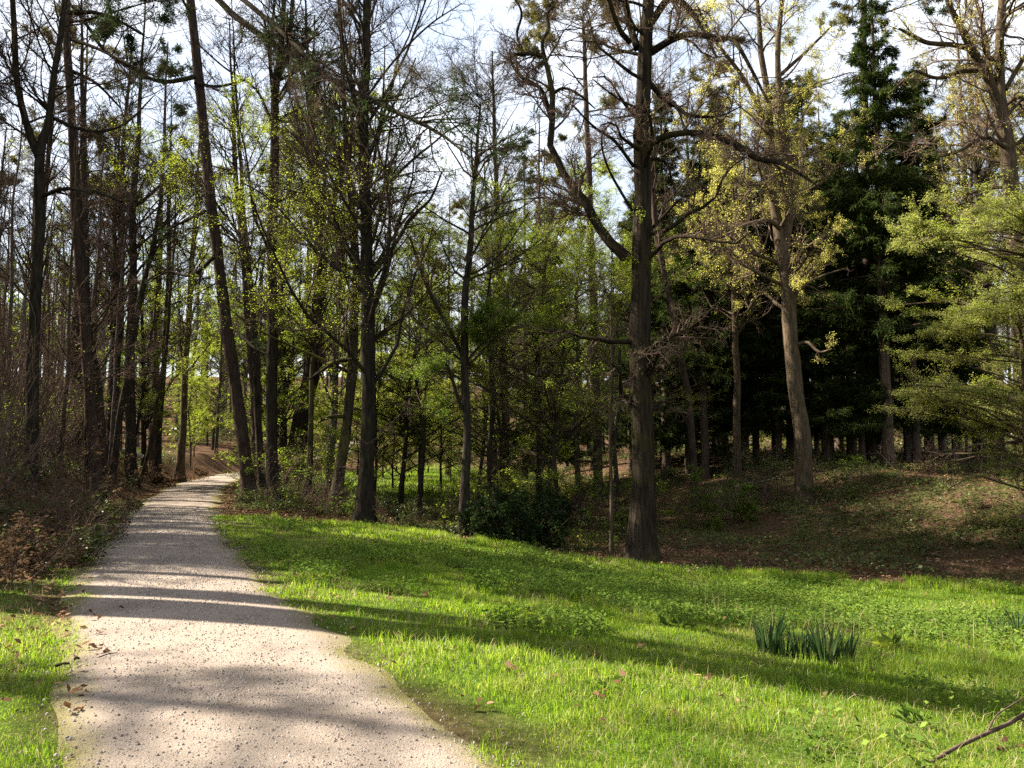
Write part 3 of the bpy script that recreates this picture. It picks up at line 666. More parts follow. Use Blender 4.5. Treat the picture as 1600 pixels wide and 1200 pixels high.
for pts, d_, top_, lab_, sd_ in (
    ([(655, 770, 9), (660, 680, 8), (652, 590, 7), (660, 500, 5), (668, 430, 3)], 27, 9.0, 'feathery young beech with olive leaves, seen just left of the small hornbeam', 46),
    ([(768, 790, 9), (764, 700, 8), (770, 600, 7), (762, 500, 5), (766, 420, 3)], 24.5, 8.6, 'feathery young beech with olive leaves, seen just right of the small hornbeam', 47),
    ([(872, 800, 8), (868, 700, 7), (876, 600, 6), (880, 520, 4)], 24, 6.8, 'low feathery young beech rising right behind the holly bush', 48),
    ([(965, 780, 9), (962, 700, 8), (968, 600, 7), (962, 500, 5)], 27.5, 8.4, 'feathery young beech partly hidden by the oak trunk, on its left', 49)):
    hero('young_beech', lab_, 'tree', pts, d_, top_, under, sd_)
# --- right side ------------------------------------------------------------
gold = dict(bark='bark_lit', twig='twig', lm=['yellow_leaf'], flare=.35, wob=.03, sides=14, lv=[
    dict(n=40, t0=.3, t1=.98, ang=1.0, asd=.25, lf=.22, K=8, wig=.18, up=.02, rr=.4, rmin=.012, rmax=.07, lmin=.8, lmax=4.5, zmin=3),
    dict(n=330, t0=.15, ang=.8, lf=.45, K=6, wig=.18, up=.01, rr=.55, rmin=.008, rmax=.03, lmin=.4, lmax=2.4),
    dict(n=2600, t0=.1, ang=.8, lf=.5, K=4, wig=.18, up=.01, rr=.6, rmin=.0065, rmax=.012, lmin=.25, lmax=1.1),
    dict(n=9500, t0=.1, ang=.75, lf=.55, K=3, wig=.2, rr=.7, rmin=.0055, rmax=.007, lmin=.15, lmax=.5)],
    leaves=[fresh(34000, .06, clump=1.3, flat=.4)])
hero('pale_tree', 'pale brown lit trunk dividing into two stems under yellow green leaves, right of the oak', 'tree',
     [(1257, 748, 40), (1253, 700, 34), (1245, 620, 31), (1238, 540, 30), (1228, 440, 28), (1218, 370, 25), (1209, 300, 17), (1203, 200, 15), (1190, 80, 12)], 26, 20, gold, 51,
     [limb_px([(1222, 400, 17), (1234, 330, 15), (1232, 270, 14), (1222, 190, 12), (1215, 90, 9), (1222, 0, 7)], 26, -.5), limb_px([(1222, 360, 8), (1200, 345, 7), (1165, 352, 6), (1140, 365, 4)], 26, -2),
      limb_px([(1240, 540, 6), (1262, 535, 5), (1280, 550, 4), (1300, 545, 2)], 26, -1), limb_px([(1228, 430, 6), (1245, 400, 5), (1270, 380, 4), (1310, 360, 2)], 26, -2),
      limb_px([(1204, 200, 8), (1160, 120, 7), (1115, 60, 5), (1090, 10, 3)], 26, -1), limb_px([(1216, 120, 7), (1260, 80, 5), (1300, 40, 3)], 26, -1)], anchor='the pale two stemmed tree')
rt = dict(gold); rt['leaves'] = [fresh(16000, .055, clump=1.3, flat=.4)]; rt['wob'] = .03
hero('oak_tree', 'tall lit oak with crooked limbs against the sky near the right edge', 'tree',
     [(1612, 745, 36), (1600, 600, 32), (1592, 450, 29), (1583, 330, 27), (1573, 240, 25), (1566, 170, 20), (1562, 90, 15), (1563, 0, 13)], 25, 21, rt, 52,
     [limb_px([(1571, 220, 17), (1555, 150, 15), (1535, 105, 13), (1517, 75, 12), (1500, 40, 10), (1484, 10, 8), (1470, -30, 5)], 25, -1), limb_px([(1520, 78, 9), (1490, 70, 8), (1450, 67, 7), (1425, 55, 6), (1405, 45, 3)], 25, -1.5),
      limb_px([(1540, 110, 8), (1500, 112, 7), (1465, 122, 6), (1430, 110, 3)], 25, -1), limb_px([(1578, 235, 7), (1540, 215, 6), (1500, 235, 5), (1470, 245, 3)], 25, -2),
      limb_px([(1571, 140, 8), (1600, 90, 7), (1640, 30, 5)], 25), limb_px([(1551, 130, 7), (1540, 60, 6), (1525, 0, 5)], 25, 1)], anchor='the tall lit oak')
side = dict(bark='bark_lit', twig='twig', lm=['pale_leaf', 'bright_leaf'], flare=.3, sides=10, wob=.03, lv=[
    dict(n=130, t0=.02, t1=.98, ang=1.25, asd=.2, lf=.50, K=8, wig=.06, up=-.01, rr=.4, rmin=.010, rmax=.04, lmin=.8, lmax=3.4, tt=.5, planar=.35, zmin=.25, droop=.016),
    dict(n=620, t0=.12, ang=.7, lf=.42, K=5, wig=.08, rr=.6, rmin=.006, lmin=.3, lmax=1.7, planar=.9),
    dict(n=7000, t0=.1, ang=.75, lf=.5, K=4, wig=.1, rr=.6, rmin=.003, lmin=.15, lmax=.7, planar=.9)],
    leaves=[fresh(48000, .054, flat=.55, clump=.9, sv=.55), fresh(24000, .054, flat=.55, clump=.7, sv=.55)])
hero('layered_beech', 'beech with tiers of sunlit yellow green sprays reaching in from the right edge', 'tree',
     [(1640, 790, 24), (1634, 700, 17), (1628, 560, 14), (1622, 440, 12), (1615, 380, 7)], 18.5, 7.4, side, 53, anchor='the layered beech')
hero('young_beech', 'low young beech spreading sunlit sprays below the layered beech at the right edge', 'tree',
     [(1606, 772, 10), (1602, 680, 8), (1598, 600, 7), (1592, 520, 5)], 17.6, 4.9, dict(side, leaves=[fresh(34000, .056, flat=.7, clump=0), fresh(16000, .056, flat=.7, clump=0)], lv=[dict(side['lv'][0], n=80, lmax=2.6, lf=.6), dict(side['lv'][1], n=420), dict(side['lv'][2], n=4200)]), 57)
hero('slim_tree', 'slim pinkish trunk slanting behind the right side of the big oak', 'tree',
     [(1086, 725, 13), (1078, 640, 13), (1063, 560, 13), (1048, 480, 12), (1033, 400, 11), (1022, 330, 10), (1010, 200, 8)], 28, 19, bare(18, .5, dens=.6, bark='bark_pine'), 54)
hero('pine_tree', 'reddish pine with a rust brown crown, rising behind the crooked left limb of the oak', 'tree',
     [(935, 740, 15), (930, 560, 14), (925, 420, 13), (921, 300, 11), (917, 180, 9), (912, 60, 6)], 34, 21.5,
     dict(pine_up, lm=['gold_needle'], lv=[dict(pine_up['lv'][0], n=44, t0=.5, lmax=3.4), dict(pine_up['lv'][1], n=330), dict(pine_up['lv'][2], n=1500)], leaves=[dict(n=30000, size=.17, w=.16, flat=.15, t0=.2, jit=.03, along=.3, clump=1.)]), 55)
hero('pine_tree', 'tall orange barked pine rising through the top of the dark spruces', 'tree',
     [(1362, 740, 16), (1358, 560, 15), (1354, 400, 14), (1352, 250, 13), (1350, 130, 12), (1349, 0, 10)], 33, 23,
     dict(pine_up, lm=['gold_needle'], leaves=[dict(n=17000, size=.17, w=.15, flat=.15, t0=.2, jit=.03, along=.3, clump=1.)]), 56)
# ------------------------------------------------------------------ the wood behind: one tree of each kind, then copies
def local_trunk(g, h, r, lean=.04, wander=.25, tp=(.85, 1.2)):
    a = g.uniform(0, 6.28); k = np.linspace(0, 1, 7)
    x = np.cos(a) * lean * h * k + np.cumsum(g.normal(0, wander, 7)) * .5 * k; y = np.sin(a) * lean * h * k + np.cumsum(g.normal(0, wander, 7)) * .5 * k
    return np.stack([x - x[0], y - y[0], h * k, r * (1 - tp[0] * k ** tp[1])], 1)
def spruce_sp(n_leaf=30000, t0=.16):
    return dict(bark='bark_spruce', twig='twig_dark', lm=['needle'], flare=.3, wob=.01, sides=10, lv=[
        dict(n=250, t0=t0, t1=.995, ang=1.62, asd=.13, lf=.24, K=7, wig=.03, up=.035, rr=.22, rmin=.010, rmax=.04, lmin=.25, lmax=4.2, tt=.93),
        dict(n=2200, t0=.12, t1=1, ang=.9, asd=.15, lf=.30, K=4, wig=.06, up=-.10, rr=.5, rmin=.005, lmin=.15, lmax=1.0, tt=.5, planar=.8)],
        leaves=[dict(n=int(n_leaf * 2.6), size=.21, w=.12, flat=.2, t0=.0, jit=.03, along=.55, down=.4, sv=.4)])
under_far = dict(under, leaves=[fresh(9000, .09, mat='beech_leaf', flat=.75), fresh(3500, .085, flat=.75, clump=.8)], lm=['beech_leaf', 'bright_leaf'], lv=[dict(under['lv'][0]), dict(under['lv'][1], n=300), dict(under['lv'][2], n=1300, rmin=.004)])
P_KIND = {
 'bare': [(16, .17, bare(30, .30, dens=.6, twig='twig', bark='bark_far', l1=.2)), (19, .20, bare(34, .38, dens=.6, twig='twig_red', bark='bark_far', l1=.2)), (13, .12, bare(30, .25, dens=.6, twig='twig', bark='bark_dark', l1=.22)), (17, .2, bare(36, .3, dens=.65, ang=.6, twig='twig_dark', bark='bark_dark', l1=.22))],
 'leafy': [(14, .15, bare(34, .14, dens=.6, twig='twig', bark='bark_dark', l1=.26, lm=['beech_leaf'], lv=[fresh(11000, .095, z=(1, 20))], zmin=1.2)), (9, .09, under_far), (16, .16, bare(34, .2, dens=.6, twig='twig', bark='bark_far', l1=.24, lm=['bright_leaf'], lv=[fresh(9000, .10, z=(1.5, 20))], zmin=1.5))],
 'clearing': [(6, .05, dict(under_far, lm=['bright_leaf', 'yellow_leaf'])), (7.5, .06, dict(under_far, lm=['bright_leaf', 'beech_leaf']))],  # brighter leaf colours stand in for sunlight in the clearing
 'pole': [(15, .09, bare(12, .5, dens=.25, bark='bark_far')), (12, .07, bare(12, .4, dens=.25, bark='bark_lit'))],
 'spruce': [(17, .2, spruce_sp(30000, .27)), (14, .17, spruce_sp(27000, .11)), (19, .22, spruce_sp(32000, .36))],
 'pine': [(21, .2, dict(pine_up, leaves=[dict(n=17000, size=.19, w=.17, flat=.15, t0=.2, jit=.03, along=.3, clump=1.)])), (20, .18, dict(pine_up, lm=['gold_needle'], leaves=[dict(n=14000, size=.19, w=.17, flat=.15, t0=.2, jit=.03, along=.3, clump=1.)]))],
 'gold': [(17, .17, dict(gold, lv=[gold['lv'][0], dict(gold['lv'][1], n=260), dict(gold['lv'][2], n=1200), dict(gold['lv'][3], n=2600, rmin=.005)], leaves=[fresh(12000, .075, clump=1.2, flat=.4)]))],
}
DESC = {'clearing': ('young_beech', 'bright yellow green sapling', 'bright saplings round the clearing'),
        'bare': ('bare_tree', 'slim leafless tree in the wood behind', 'bare trees of the background wood'),
        'leafy': ('leafy_tree', 'fresh green leafy tree in the wood behind', 'young leafy trees of the background wood'),
        'pole': ('pole_tree', 'thin bare pole trunk in the wood behind', 'thin pole trunks of the background wood'),
        'spruce': ('spruce_tree', 'dark drooping spruce in the stand behind', 'spruces of the dark stand'),
        'pine': ('pine_tree', 'tall tufted pine standing in the wood behind', 'pines of the background wood'),
        'gold': ('budding_tree', 'tawny budding broadleaf tree in the wood behind', 'tawny budding trees of the background wood')}
PLACED = []                                    # kind, u, depth
g = np.random.default_rng(77)
def place(kind, u, d, sc=None, var=None):
    x = (u - 800) / F * d
    if kind != 'clearing' and -34 < x < 0 and abs(d - 43.5 - .277 * (-6 - x)) < 5.5 and d > 36: return
    for _ in range(6):
        x = (u - 800) / F * d
        q = (x - float(path_x(d))) * .92
        if abs(q) > 2.3 and all((x - a) ** 2 + (d - b) ** 2 > 1.2 for a, b in XY): break
        u += 25 if q > 0 else -25; d += 1.5
    else: return
    XY.append((x, d)); PLACED.append((kind, u, d, sc or g.uniform(.85, 1.15), int(g.integers(0, 9)) if var is None else var))
XY = []
for d0, d1, du, u0 in ((27, 36, 42, -140), (36, 50, 27, -160), (50, 72, 36, -160)):        # left wood
    for u in np.arange(u0, 375, du):
        d = g.uniform(d0, d1); r = g.uniform()
        if abs(d - 45 - .277 * (-6 - (u - 800) / F * d)) < 5 and (u - 800) / F * d > -34: continue
        kind = 'pine' if r < .08 else 'leafy' if (u > 195 and r < .32) or r < .10 else 'pole' if r < .40 else 'bare'
        place(kind, u + g.uniform(-.4, .4) * du, d)
for u in np.arange(-30, 350, 24): place('pole' if g.uniform() < .7 else 'bare', u + g.uniform(-9, 9), g.uniform(22, 38), g.uniform(.7, 1.0))
for d0, d1, du in ((31, 38, 74), (38, 48, 56), (48, 70, 44)):                                # middle
    for u in np.arange(375, 980, du):
        d = g.uniform(d0, d1); r = g.uniform()
        if 585 < u < 725 and d < 62: continue
        kind = 'leafy' if r < .50 else 'pole' if r < .72 else 'bare' if r < .93 else 'pine'
        place(kind, u + g.uniform(-.4, .4) * du, d)
for u in np.arange(390, 800, 40): place('leafy', u + g.uniform(-14, 14), g.uniform(27, 42) + (5 if u > 790 else 0), g.uniform(.7, 1.15), 1)
for u in np.arange(215, 390, 30): place('leafy', u + g.uniform(-12, 12), g.uniform(42, 62), g.uniform(.8, 1.2), int(g.integers(0, 3)))
for u, d in ((615, 36), (655, 40), (690, 37), (640, 47), (705, 45), (600, 44), (670, 54), (620, 58), (560, 50), (740, 50), (330, 52), (350, 60), (300, 49), (520, 45), (470, 50)): place('clearing', u, d, g.uniform(.8, 1.2))
for k, (u, d, sc, v) in enumerate([(1385, 30.5, 1.12, 0), (1180, 35, .95, 1), (1100, 33, .9, 0), (1290, 32, .9, 1), (1450, 36, .98, 2), (1040, 36, .95, 2), (1330, 38, 1.0, 0), (1130, 40, 1., 2), (1490, 33, .75, 1), (1235, 41, 1.05, 2), (1420, 43, 1.0, 1), (985, 39, .9, 1), (860, 36, .85, 1), (1310, 45, 1.1, 0), (1345, 32, .8, 1), (1430, 31.5, .72, 2), (1215, 33, .8, 0), (1075, 35, .8, 1), (1470, 40, .9, 0), (1260, 37, .95, 2), (1160, 44, 1.05, 1), (1020, 42, 1., 0)]):
    place('spruce', u, d, sc, v)
for d0, d1, du in ((36, 46, 42), (46, 66, 24)):
    for u in np.arange(985, 1500, du):
        d = g.uniform(d0, d1); r = g.uniform()
        place('pole' if r < .62 else 'pine' if r < .82 else 'gold', u + g.uniform(-.4, .4) * du, d)
for u in np.arange(1010, 1500, 44): place('pole', u + g.uniform(-10, 10), g.uniform(33, 46), g.uniform(.8, 1.1))
for u, d, kd in ((1075, 37, 'gold'), (1150, 31, 'gold'), (1295, 42, 'pine'), (1270, 36, 'gold'), (1330, 48, 'pine'), (1120, 44, 'pine'), (1500, 37, 'pine'), (1535, 33, 'gold'), (1550, 42, 'pine'), (1600, 34, 'gold'), (1640, 30, 'gold'), (1585, 48, 'bare'), (1520, 50, 'bare'), (1660, 40, 'pine'), (1475, 52, 'gold'), (1560, 28, 'bare'), (820, 44, 'pine'), (700, 52, 'pine'), (770, 42, 'bare'), (660, 60, 'leafy'), (640, 55, 'leafy'), (690, 66, 'leafy')):
    place(kd, u, d)
ORD = 'first second third fourth fifth sixth seventh eighth ninth tenth eleventh twelfth thirteenth fourteenth fifteenth sixteenth seventeenth eighteenth'.split()
ANCHORS.sort(); count = {}
PROTO = {}
for kind, u, d, sc, v in sorted(PLACED, key=lambda t: t[1]):
    au = [a for a in ANCHORS if a[0] <= u]
    side_, anc = ('right', au[-1][1]) if au else ('left', ANCHORS[0][1])
    row = 'near' if d < 36 else 'middle' if d < 49 else 'far'
    n_ = count[(kind, side_, anc, row)] = count.get((kind, side_, anc, row), 0) + 1
    name, desc, grp = DESC[kind]
    label = f"{desc.replace(' in the wood behind', '').replace(' in the stand behind', '').replace(' standing', '')}, {ORD[n_ - 1]} {side_} of {anc}, {row} row behind"
    v = v % len(P_KIND[kind]); x = (u - 800) / F * d
    loc = (x, d, float(H(x, d)))
    if (kind, v) not in PROTO:
        h, r, sp = P_KIND[kind][v]; gp = np.random.default_rng(900 + 10 * v + len(kind))
        tr = local_trunk(gp, h, r, *((.0, .02) if kind in ('spruce', 'pine') else (.03, .22)))
        t = tree(name, label, 'tree', (0, 0, 0), tr, [], sp, 500 + 10 * v + len(kind), grp)
        t.location = loc; t.rotation_euler = (0, 0, g.uniform(0, 6.28)); t.scale = (sc,) * 3
        PROTO[(kind, v)] = t
    else: dup(PROTO[(kind, v)], loc, g.uniform(0, 6.28), sc, label, grp)

# trees outside the left edge whose shadows cross the lawn and path
def shadow_tree(u, v, back, kind, name, label, h, r, seed, sp):
    p = hit(u, v)[:2] - LD * back
    tr = local_trunk(np.random.default_rng(seed), h, r, .01, .05, (.8, 2.5)); tr[:, :3] += [p[0], p[1], float(H(*p))]
    return tree(name, label, 'tree', tr[0, :3], tr, [], sp, seed, 'trees outside the left edge')
thin = lambda d=.5, t0=.5: bare(16 if t0 > .4 else 28, t0, dens=d, l1=.18)
for args in ((20, 945, 4.2, 'beech', 'casting the nearest trunk shadow across the lawn', 24, .44, 61, thin(.4, .7)),
             (140, 924, 5.4, 'beech', 'casting the slimmer second trunk shadow', 22, .27, 62, thin(.4, .7)),
             (330, 1108, 15.5, 'beech', 'dense twigged, shading the near path', 15, .18, 64, bare(24, .6, dens=.45, l1=.2)),
             (200, 900, 8, 'pole', 'slim, behind the grass verge', 17, .12, 65, thin(.5, .7)), (220, 880, 11, 'beech', 'straight, level with the thicket', 20, .17, 66, thin(1.1, .25)),
             (250, 862, 9, 'pole', 'slim, in the thicket', 16, .11, 67, thin(1., .25)), (240, 845, 14, 'beech', 'thick, beyond the thicket', 20, .2, 68, thin(1.2, .2)),
             (210, 838, 5.5, 'beech', 'low branched, right behind the thicket', 14, .13, 73, thin(1.2, .2)), (215, 855, 6.5, 'pole', 'low branched, among the thicket shrubs', 13, .1, 74, thin(1.2, .2)),
             (215, 826, 7, 'beech', 'low branched, behind the thicket near the forked tree', 14, .14, 75, thin(1.2, .15)), (235, 806, 8, 'beech', 'low branched, on the bank past the thicket', 15, .14, 76, thin(1.2, .15)), (190, 868, 10, 'beech', 'low branched, beyond the grass verge', 15, .15, 77, thin(1.2, .2)),
             (250, 828, 12, 'beech', 'straight, close to the forked tree', 18, .15, 69, thin(1.2, .2)), (300, 870, 19, 'beech', 'wide crowned, far back', 19, .2, 70, thin(1.2)),
             (230, 815, 16, 'beech', 'straight, behind the forked tree', 19, .16, 71, thin(1.2, .2)), (280, 838, 20, 'beech', 'tall, deep in the wood', 21, .2, 72, thin(1.2))):
    u, v, back, nm, lab, h, r, seed, sp = args
    shadow_tree(u, v, back, 0, nm + '_tree', f'bare {nm} outside the left edge, {lab}', h, r, seed, sp)

# the far wood that closes the view, one mass
gf = np.random.default_rng(8); FG = Geo()
proto = []
for s in range(5):
    gp = np.random.default_rng(300 + s)
    proto.append({k: Geo() for k in ()} or tree_geo(gp, local_trunk(gp, 17, .2), [], dict(lv=[dict(n=24, t0=.25, ang=.8, lf=.2, K=5, wig=.12, up=.05, rr=.5, rmin=.02, rmax=.08, lmax=5), dict(n=160, ang=.75, lf=.5, K=4, rr=.6, rmin=.014, rmax=.03, lmin=.5, lmax=2.5), dict(n=520, ang=.7, lf=.5, K=3, rr=.7, rmin=.011, rmax=.02, lmin=.4, lmax=1.3)],
        leaves=[dict(n=(700, 0, 2600, 300, 4500)[s] + 1, size=.22, flat=.5, clump=1.5, jit=.05)], sides=6)))
def mass(G_, n, spot):
    for k in range(n):
        x, d = spot()
        if abs(x - float(path_x(d))) < 2.5: continue
        pr = proto[int(gf.integers(0, 5))]; a = gf.uniform(0, 6.28); sc = gf.uniform(.8, 1.2)
        Rm = np.array([[math.cos(a), -math.sin(a), 0], [math.sin(a), math.cos(a), 0], [0, 0, 1]]) * sc
        for part, gg in pr.items():
            for V, Q, mm in zip(gg.v, gg.q, gg.m): G_.add(V @ Rm.T + [x, d, float(H(x, d))], Q - Q.min(), 0 if part != 'crown' else int(mm[0]))
def brush(G_, n, spot, size=.3):
    for k in range(n):
        x, d = spot(); b = np.array([x, d, float(H(x, d))]); m_ = 90
        pl = np.repeat((b + np.abs(gf.normal(size=(m_, 3))) * [0, 0, 1.1] + gf.normal(size=(m_, 3)) * [1.3, 1.3, .1])[:, None], 2, 1); pl[:, 1] += gf.normal(size=(m_, 3)) * .1
        G_.add(*leaves(gf, pl, m_, size=size, flat=.4, w=.5), 2 if k % 3 else 1)
def far_spot(d0=72, dd=90, p=1.3):
    u = gf.uniform(-250, 1850); d = d0 + dd * gf.uniform() ** p
    return (u - 800) / F * d, d
mass(FG, 420, far_spot); brush(FG, 420, lambda: far_spot(62, 60)); brush(FG, 120, lambda: (gf.uniform(8, 36), gf.uniform(45, 56)), .22)
tag(FG.obj('far_wood', [M['bark_far'], M['beech_leaf'], M['ivy']]), 'far mass of bare and budding trees closing the view', 'wood', kind='stuff')
BG_ = Geo()  # unseen trees added at the rear and right, cutting the sky fill
mass(BG_, 34, lambda: (gf.uniform(-14, 34), gf.uniform(-30, -5)))
mass(BG_, 10, lambda: (gf.uniform(17, 32), gf.uniform(-5, 14)))
tag(BG_.obj('unseen_rear_wood', [M['bark_far'], M['beech_leaf']]), 'unseen wood added behind the camera and beyond the right side to cut sky light', 'wood', kind='stuff')
# ------------------------------------------------------------------ shrubs, irises, sticks
def shrub(name, label, x, y, h, r, n_stem, seed, mats, lv, lvs, group=None, spread=.35, up=.06, r0=.014):
    g = np.random.default_rng(seed); base = np.array([x, y, float(H(x, y))])
    K = 8; P = np.empty((n_stem, K, 3)); a = g.uniform(0, 6.28, n_stem)
    P[:, 0] = np.stack([np.cos(a), np.sin(a), 0 * a], 1) * (r * g.uniform(0, .5, n_stem))[:, None]; P[:, 0, 2] = -.08
    d = norm(np.stack([np.cos(a) * spread, np.sin(a) * spread, np.ones(n_stem)], 1) + g.normal(size=(n_stem, 3)) * .15)
    hh = h * g.uniform(.55, 1.05, n_stem)
    for k in range(1, K):
        P[:, k] = P[:, k - 1] + d * (hh / (K - 1))[:, None]; d = norm(d + g.normal(size=d.shape) * .09 + [0, 0, up])
    R = (r0 * g.uniform(.5, 1.3, n_stem))[:, None] * np.linspace(1, .3, K)
    t = thing(name, base, label, 'shrub', group)
    st = Geo().add(*tube(P, R, 5)); cr = Geo()
    p1, r1 = P, R; last = P
    for kw in lv:
        p1, r1 = grow(g, p1, r1, **kw); cr.add(*tube(p1, r1, 3)); last = np.concatenate([last[:, :p1.shape[1]], p1]) if kw is lv[0] and len(lv) == 1 else p1
    for m_, kw in enumerate(lvs):
        kw = dict(kw); cr.add(*leaves(g, last, kw.pop('n'), **kw), 1 + m_)
    KIDS[t] = [st.obj('stems', [M[mats[0]]], t), cr.obj('crown', [M[x] for x in mats], t)]
    return t
tw = [dict(n=90, t0=.2, ang=.6, lf=.4, K=5, wig=.14, up=.05, rr=.6, rmin=.006, lmin=.3, lmax=1.6), dict(n=330, t0=.1, ang=.65, lf=.45, K=4, wig=.16, up=.03, rr=.7, rmin=.0042, lmin=.15, lmax=.7)]
g = np.random.default_rng(91)
protos = [shrub('bare_shrub', '', 0, 0, h, .5, 13, 200 + k, ('twig_red' if k % 2 else 'twig', 'bracken', 'beech_leaf'), tw, [dict(n=240, size=.045, flat=.3), dict(n=nl, size=.05, flat=.6, clump=.6)], 'leafless shrubs of the left thicket', r0=.020)
          for k, (h, nl) in enumerate(((4.4, 60), (3.4, 420), (5.2, 30), (2.6, 500)))]
spots = []
for k in range(400):
    d = g.uniform(9.5, 31); u = g.uniform(-60, 265); x = (u - 800) / F * d; q = (x - float(path_x(d))) * .92
    if -7.5 < q < -2.6 - .03 * d and all((x - a) ** 2 + (d - b) ** 2 > .85 for a, b in spots): spots.append((x, d))
spots = sorted(spots[:40], key=lambda s: s[0] / s[1])
for k, (x, d) in enumerate(spots):
    v = k % 4; loc = (x, d, float(H(x, d))); row = 'front' if d < 14 else 'middle' if d < 20 else 'back'
    n_ = count[('shrub', row, v)] = count.get(('shrub', row, v), 0) + 1
    label = f"{('tall bare', 'mid sized budding', 'very tall bare', 'low leafy')[v]} thicket shrub, {ORD[n_ - 1]} such from the left edge in the {row} row"
    if k < 4:
        t = protos[v]; t.location = loc; t.rotation_euler = (0, 0, g.uniform(0, 6)); t['label'] = label
    else: dup(protos[v], loc, g.uniform(0, 6.28), g.uniform(.75, 1.15), label, 'leafless shrubs of the left thicket')

hl = [dict(n=260, t0=.1, ang=.9, lf=.5, K=5, wig=.12, up=.0, rr=.6, rmin=.004, lmin=.2, lmax=.7), dict(n=1500, t0=.2, ang=.8, lf=.6, K=3, wig=.1, rr=.7, rmin=.003, lmin=.1, lmax=.35)]
p = hit(818, 852)
shrub('holly_bush', 'dense dark glossy holly bush at the lawn edge, right of the small hornbeam', p[0], 19.4, 1.7, .8, 34, 301, ('twig_dark', 'holly'), hl, [dict(n=19000, size=.075, w=.5, flat=.35, along=.4, jit=.03)], spread=.75, up=.0)
br_l = [dict(n=90, t0=.2, ang=.8, lf=.5, K=5, wig=.12, up=.0, rr=.6, rmin=.004, lmin=.2, lmax=.9), dict(n=420, t0=.1, ang=.8, lf=.5, K=4, wig=.12, rr=.7, rmin=.003, lmin=.12, lmax=.45)]
br_h = [dict(br_l[0], n=240, lmax=1.5, planar=.6), dict(br_l[1], n=1500, lmax=.6, planar=.8)]
for k, (u, d, h, mt, nl, lab) in enumerate([
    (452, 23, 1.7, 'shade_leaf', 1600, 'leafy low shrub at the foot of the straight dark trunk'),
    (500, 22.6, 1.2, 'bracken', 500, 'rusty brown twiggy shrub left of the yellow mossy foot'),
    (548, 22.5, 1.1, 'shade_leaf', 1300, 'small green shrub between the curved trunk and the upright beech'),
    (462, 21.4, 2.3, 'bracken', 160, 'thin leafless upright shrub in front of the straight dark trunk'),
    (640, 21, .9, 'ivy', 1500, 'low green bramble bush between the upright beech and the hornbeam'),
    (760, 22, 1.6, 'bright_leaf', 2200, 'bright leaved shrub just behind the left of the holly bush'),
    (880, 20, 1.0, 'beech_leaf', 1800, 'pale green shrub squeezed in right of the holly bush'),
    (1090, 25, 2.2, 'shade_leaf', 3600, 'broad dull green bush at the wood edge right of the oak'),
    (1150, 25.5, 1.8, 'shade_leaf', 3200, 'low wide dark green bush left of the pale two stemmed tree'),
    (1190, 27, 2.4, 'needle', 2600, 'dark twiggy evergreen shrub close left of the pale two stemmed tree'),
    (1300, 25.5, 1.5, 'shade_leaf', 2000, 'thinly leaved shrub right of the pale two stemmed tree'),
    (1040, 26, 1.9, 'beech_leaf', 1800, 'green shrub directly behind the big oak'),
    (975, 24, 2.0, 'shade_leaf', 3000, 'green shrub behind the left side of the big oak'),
    (1420, 26, 1.6, 'bracken', 900, 'rusty brown bush in the dark under the spruces'),
    (310, 41, 1.6, 'bracken', 1500, 'brown bracken clump on the bank by the last trunk'),
    (258, 35, 1.3, 'bracken', 1500, 'brown bracken clump behind the fallen log'),
    (105, 11.5, 1.0, 'ivy', 1500, 'green bramble mound nearest the camera on the left verge'),
    (20, 10.5, 1.4, 'bracken', 1100, 'brown bramble mound cut by the left edge'),
    (150, 14.5, 1.2, 'bracken', 1000, 'brown bramble mound beside the path, past the green bramble'),
    (95, 15.5, 1.8, 'ivy', 1500, 'green leaved bramble thicket left of the brown path side mound'),
    (180, 19, 1.3, 'ivy', 1400, 'green bramble mound on the bank foot below the leafy trunk'),
    (140, 20, 1.8, 'bracken', 1100, 'brown twiggy bush on the bank left of the green bramble mound'),
    (60, 17, 2.2, 'bracken', 900, 'tall brown bramble tangle before the dark forked tree'),
    (40, 13, 1.5, 'bracken', 900, 'brown bramble heap low at the left edge'),
    (800, 24.5, 3.2, 'bright_leaf', 4800, 'bright leafy shrub rising above the holly bush'),
    (920, 26.5, 3.6, 'beech_leaf', 5200, 'tall leafy shrub left of the pale sapling'),
    (520, 27, 3.0, 'beech_leaf', 3800, 'leafy shrub filling the space behind the curved trunk'),
    (445, 29, 3.2, 'beech_leaf', 3800, 'leafy shrub behind the straight dark trunk, right of the path bend'),
    (400, 25.3, .6, 'ivy', 900, 'small ivy clump at the foot of the leaning pine')]):
    x = (u - 800) / F * d
    shrub('shrub', lab, x, d, h, .8 + .25 * max(h - 2, 0), 16 if h < 2.9 else 26, 320 + k, ('twig', mt), br_h if h > 2.3 else br_l, [dict(n=int(nl * (1.2 if h > 2.3 else 1)), size=.065 if d < 30 else .09, flat=.6, w=.6, jit=.03, clump=.5)], spread=.8, up=.0, r0=.009)

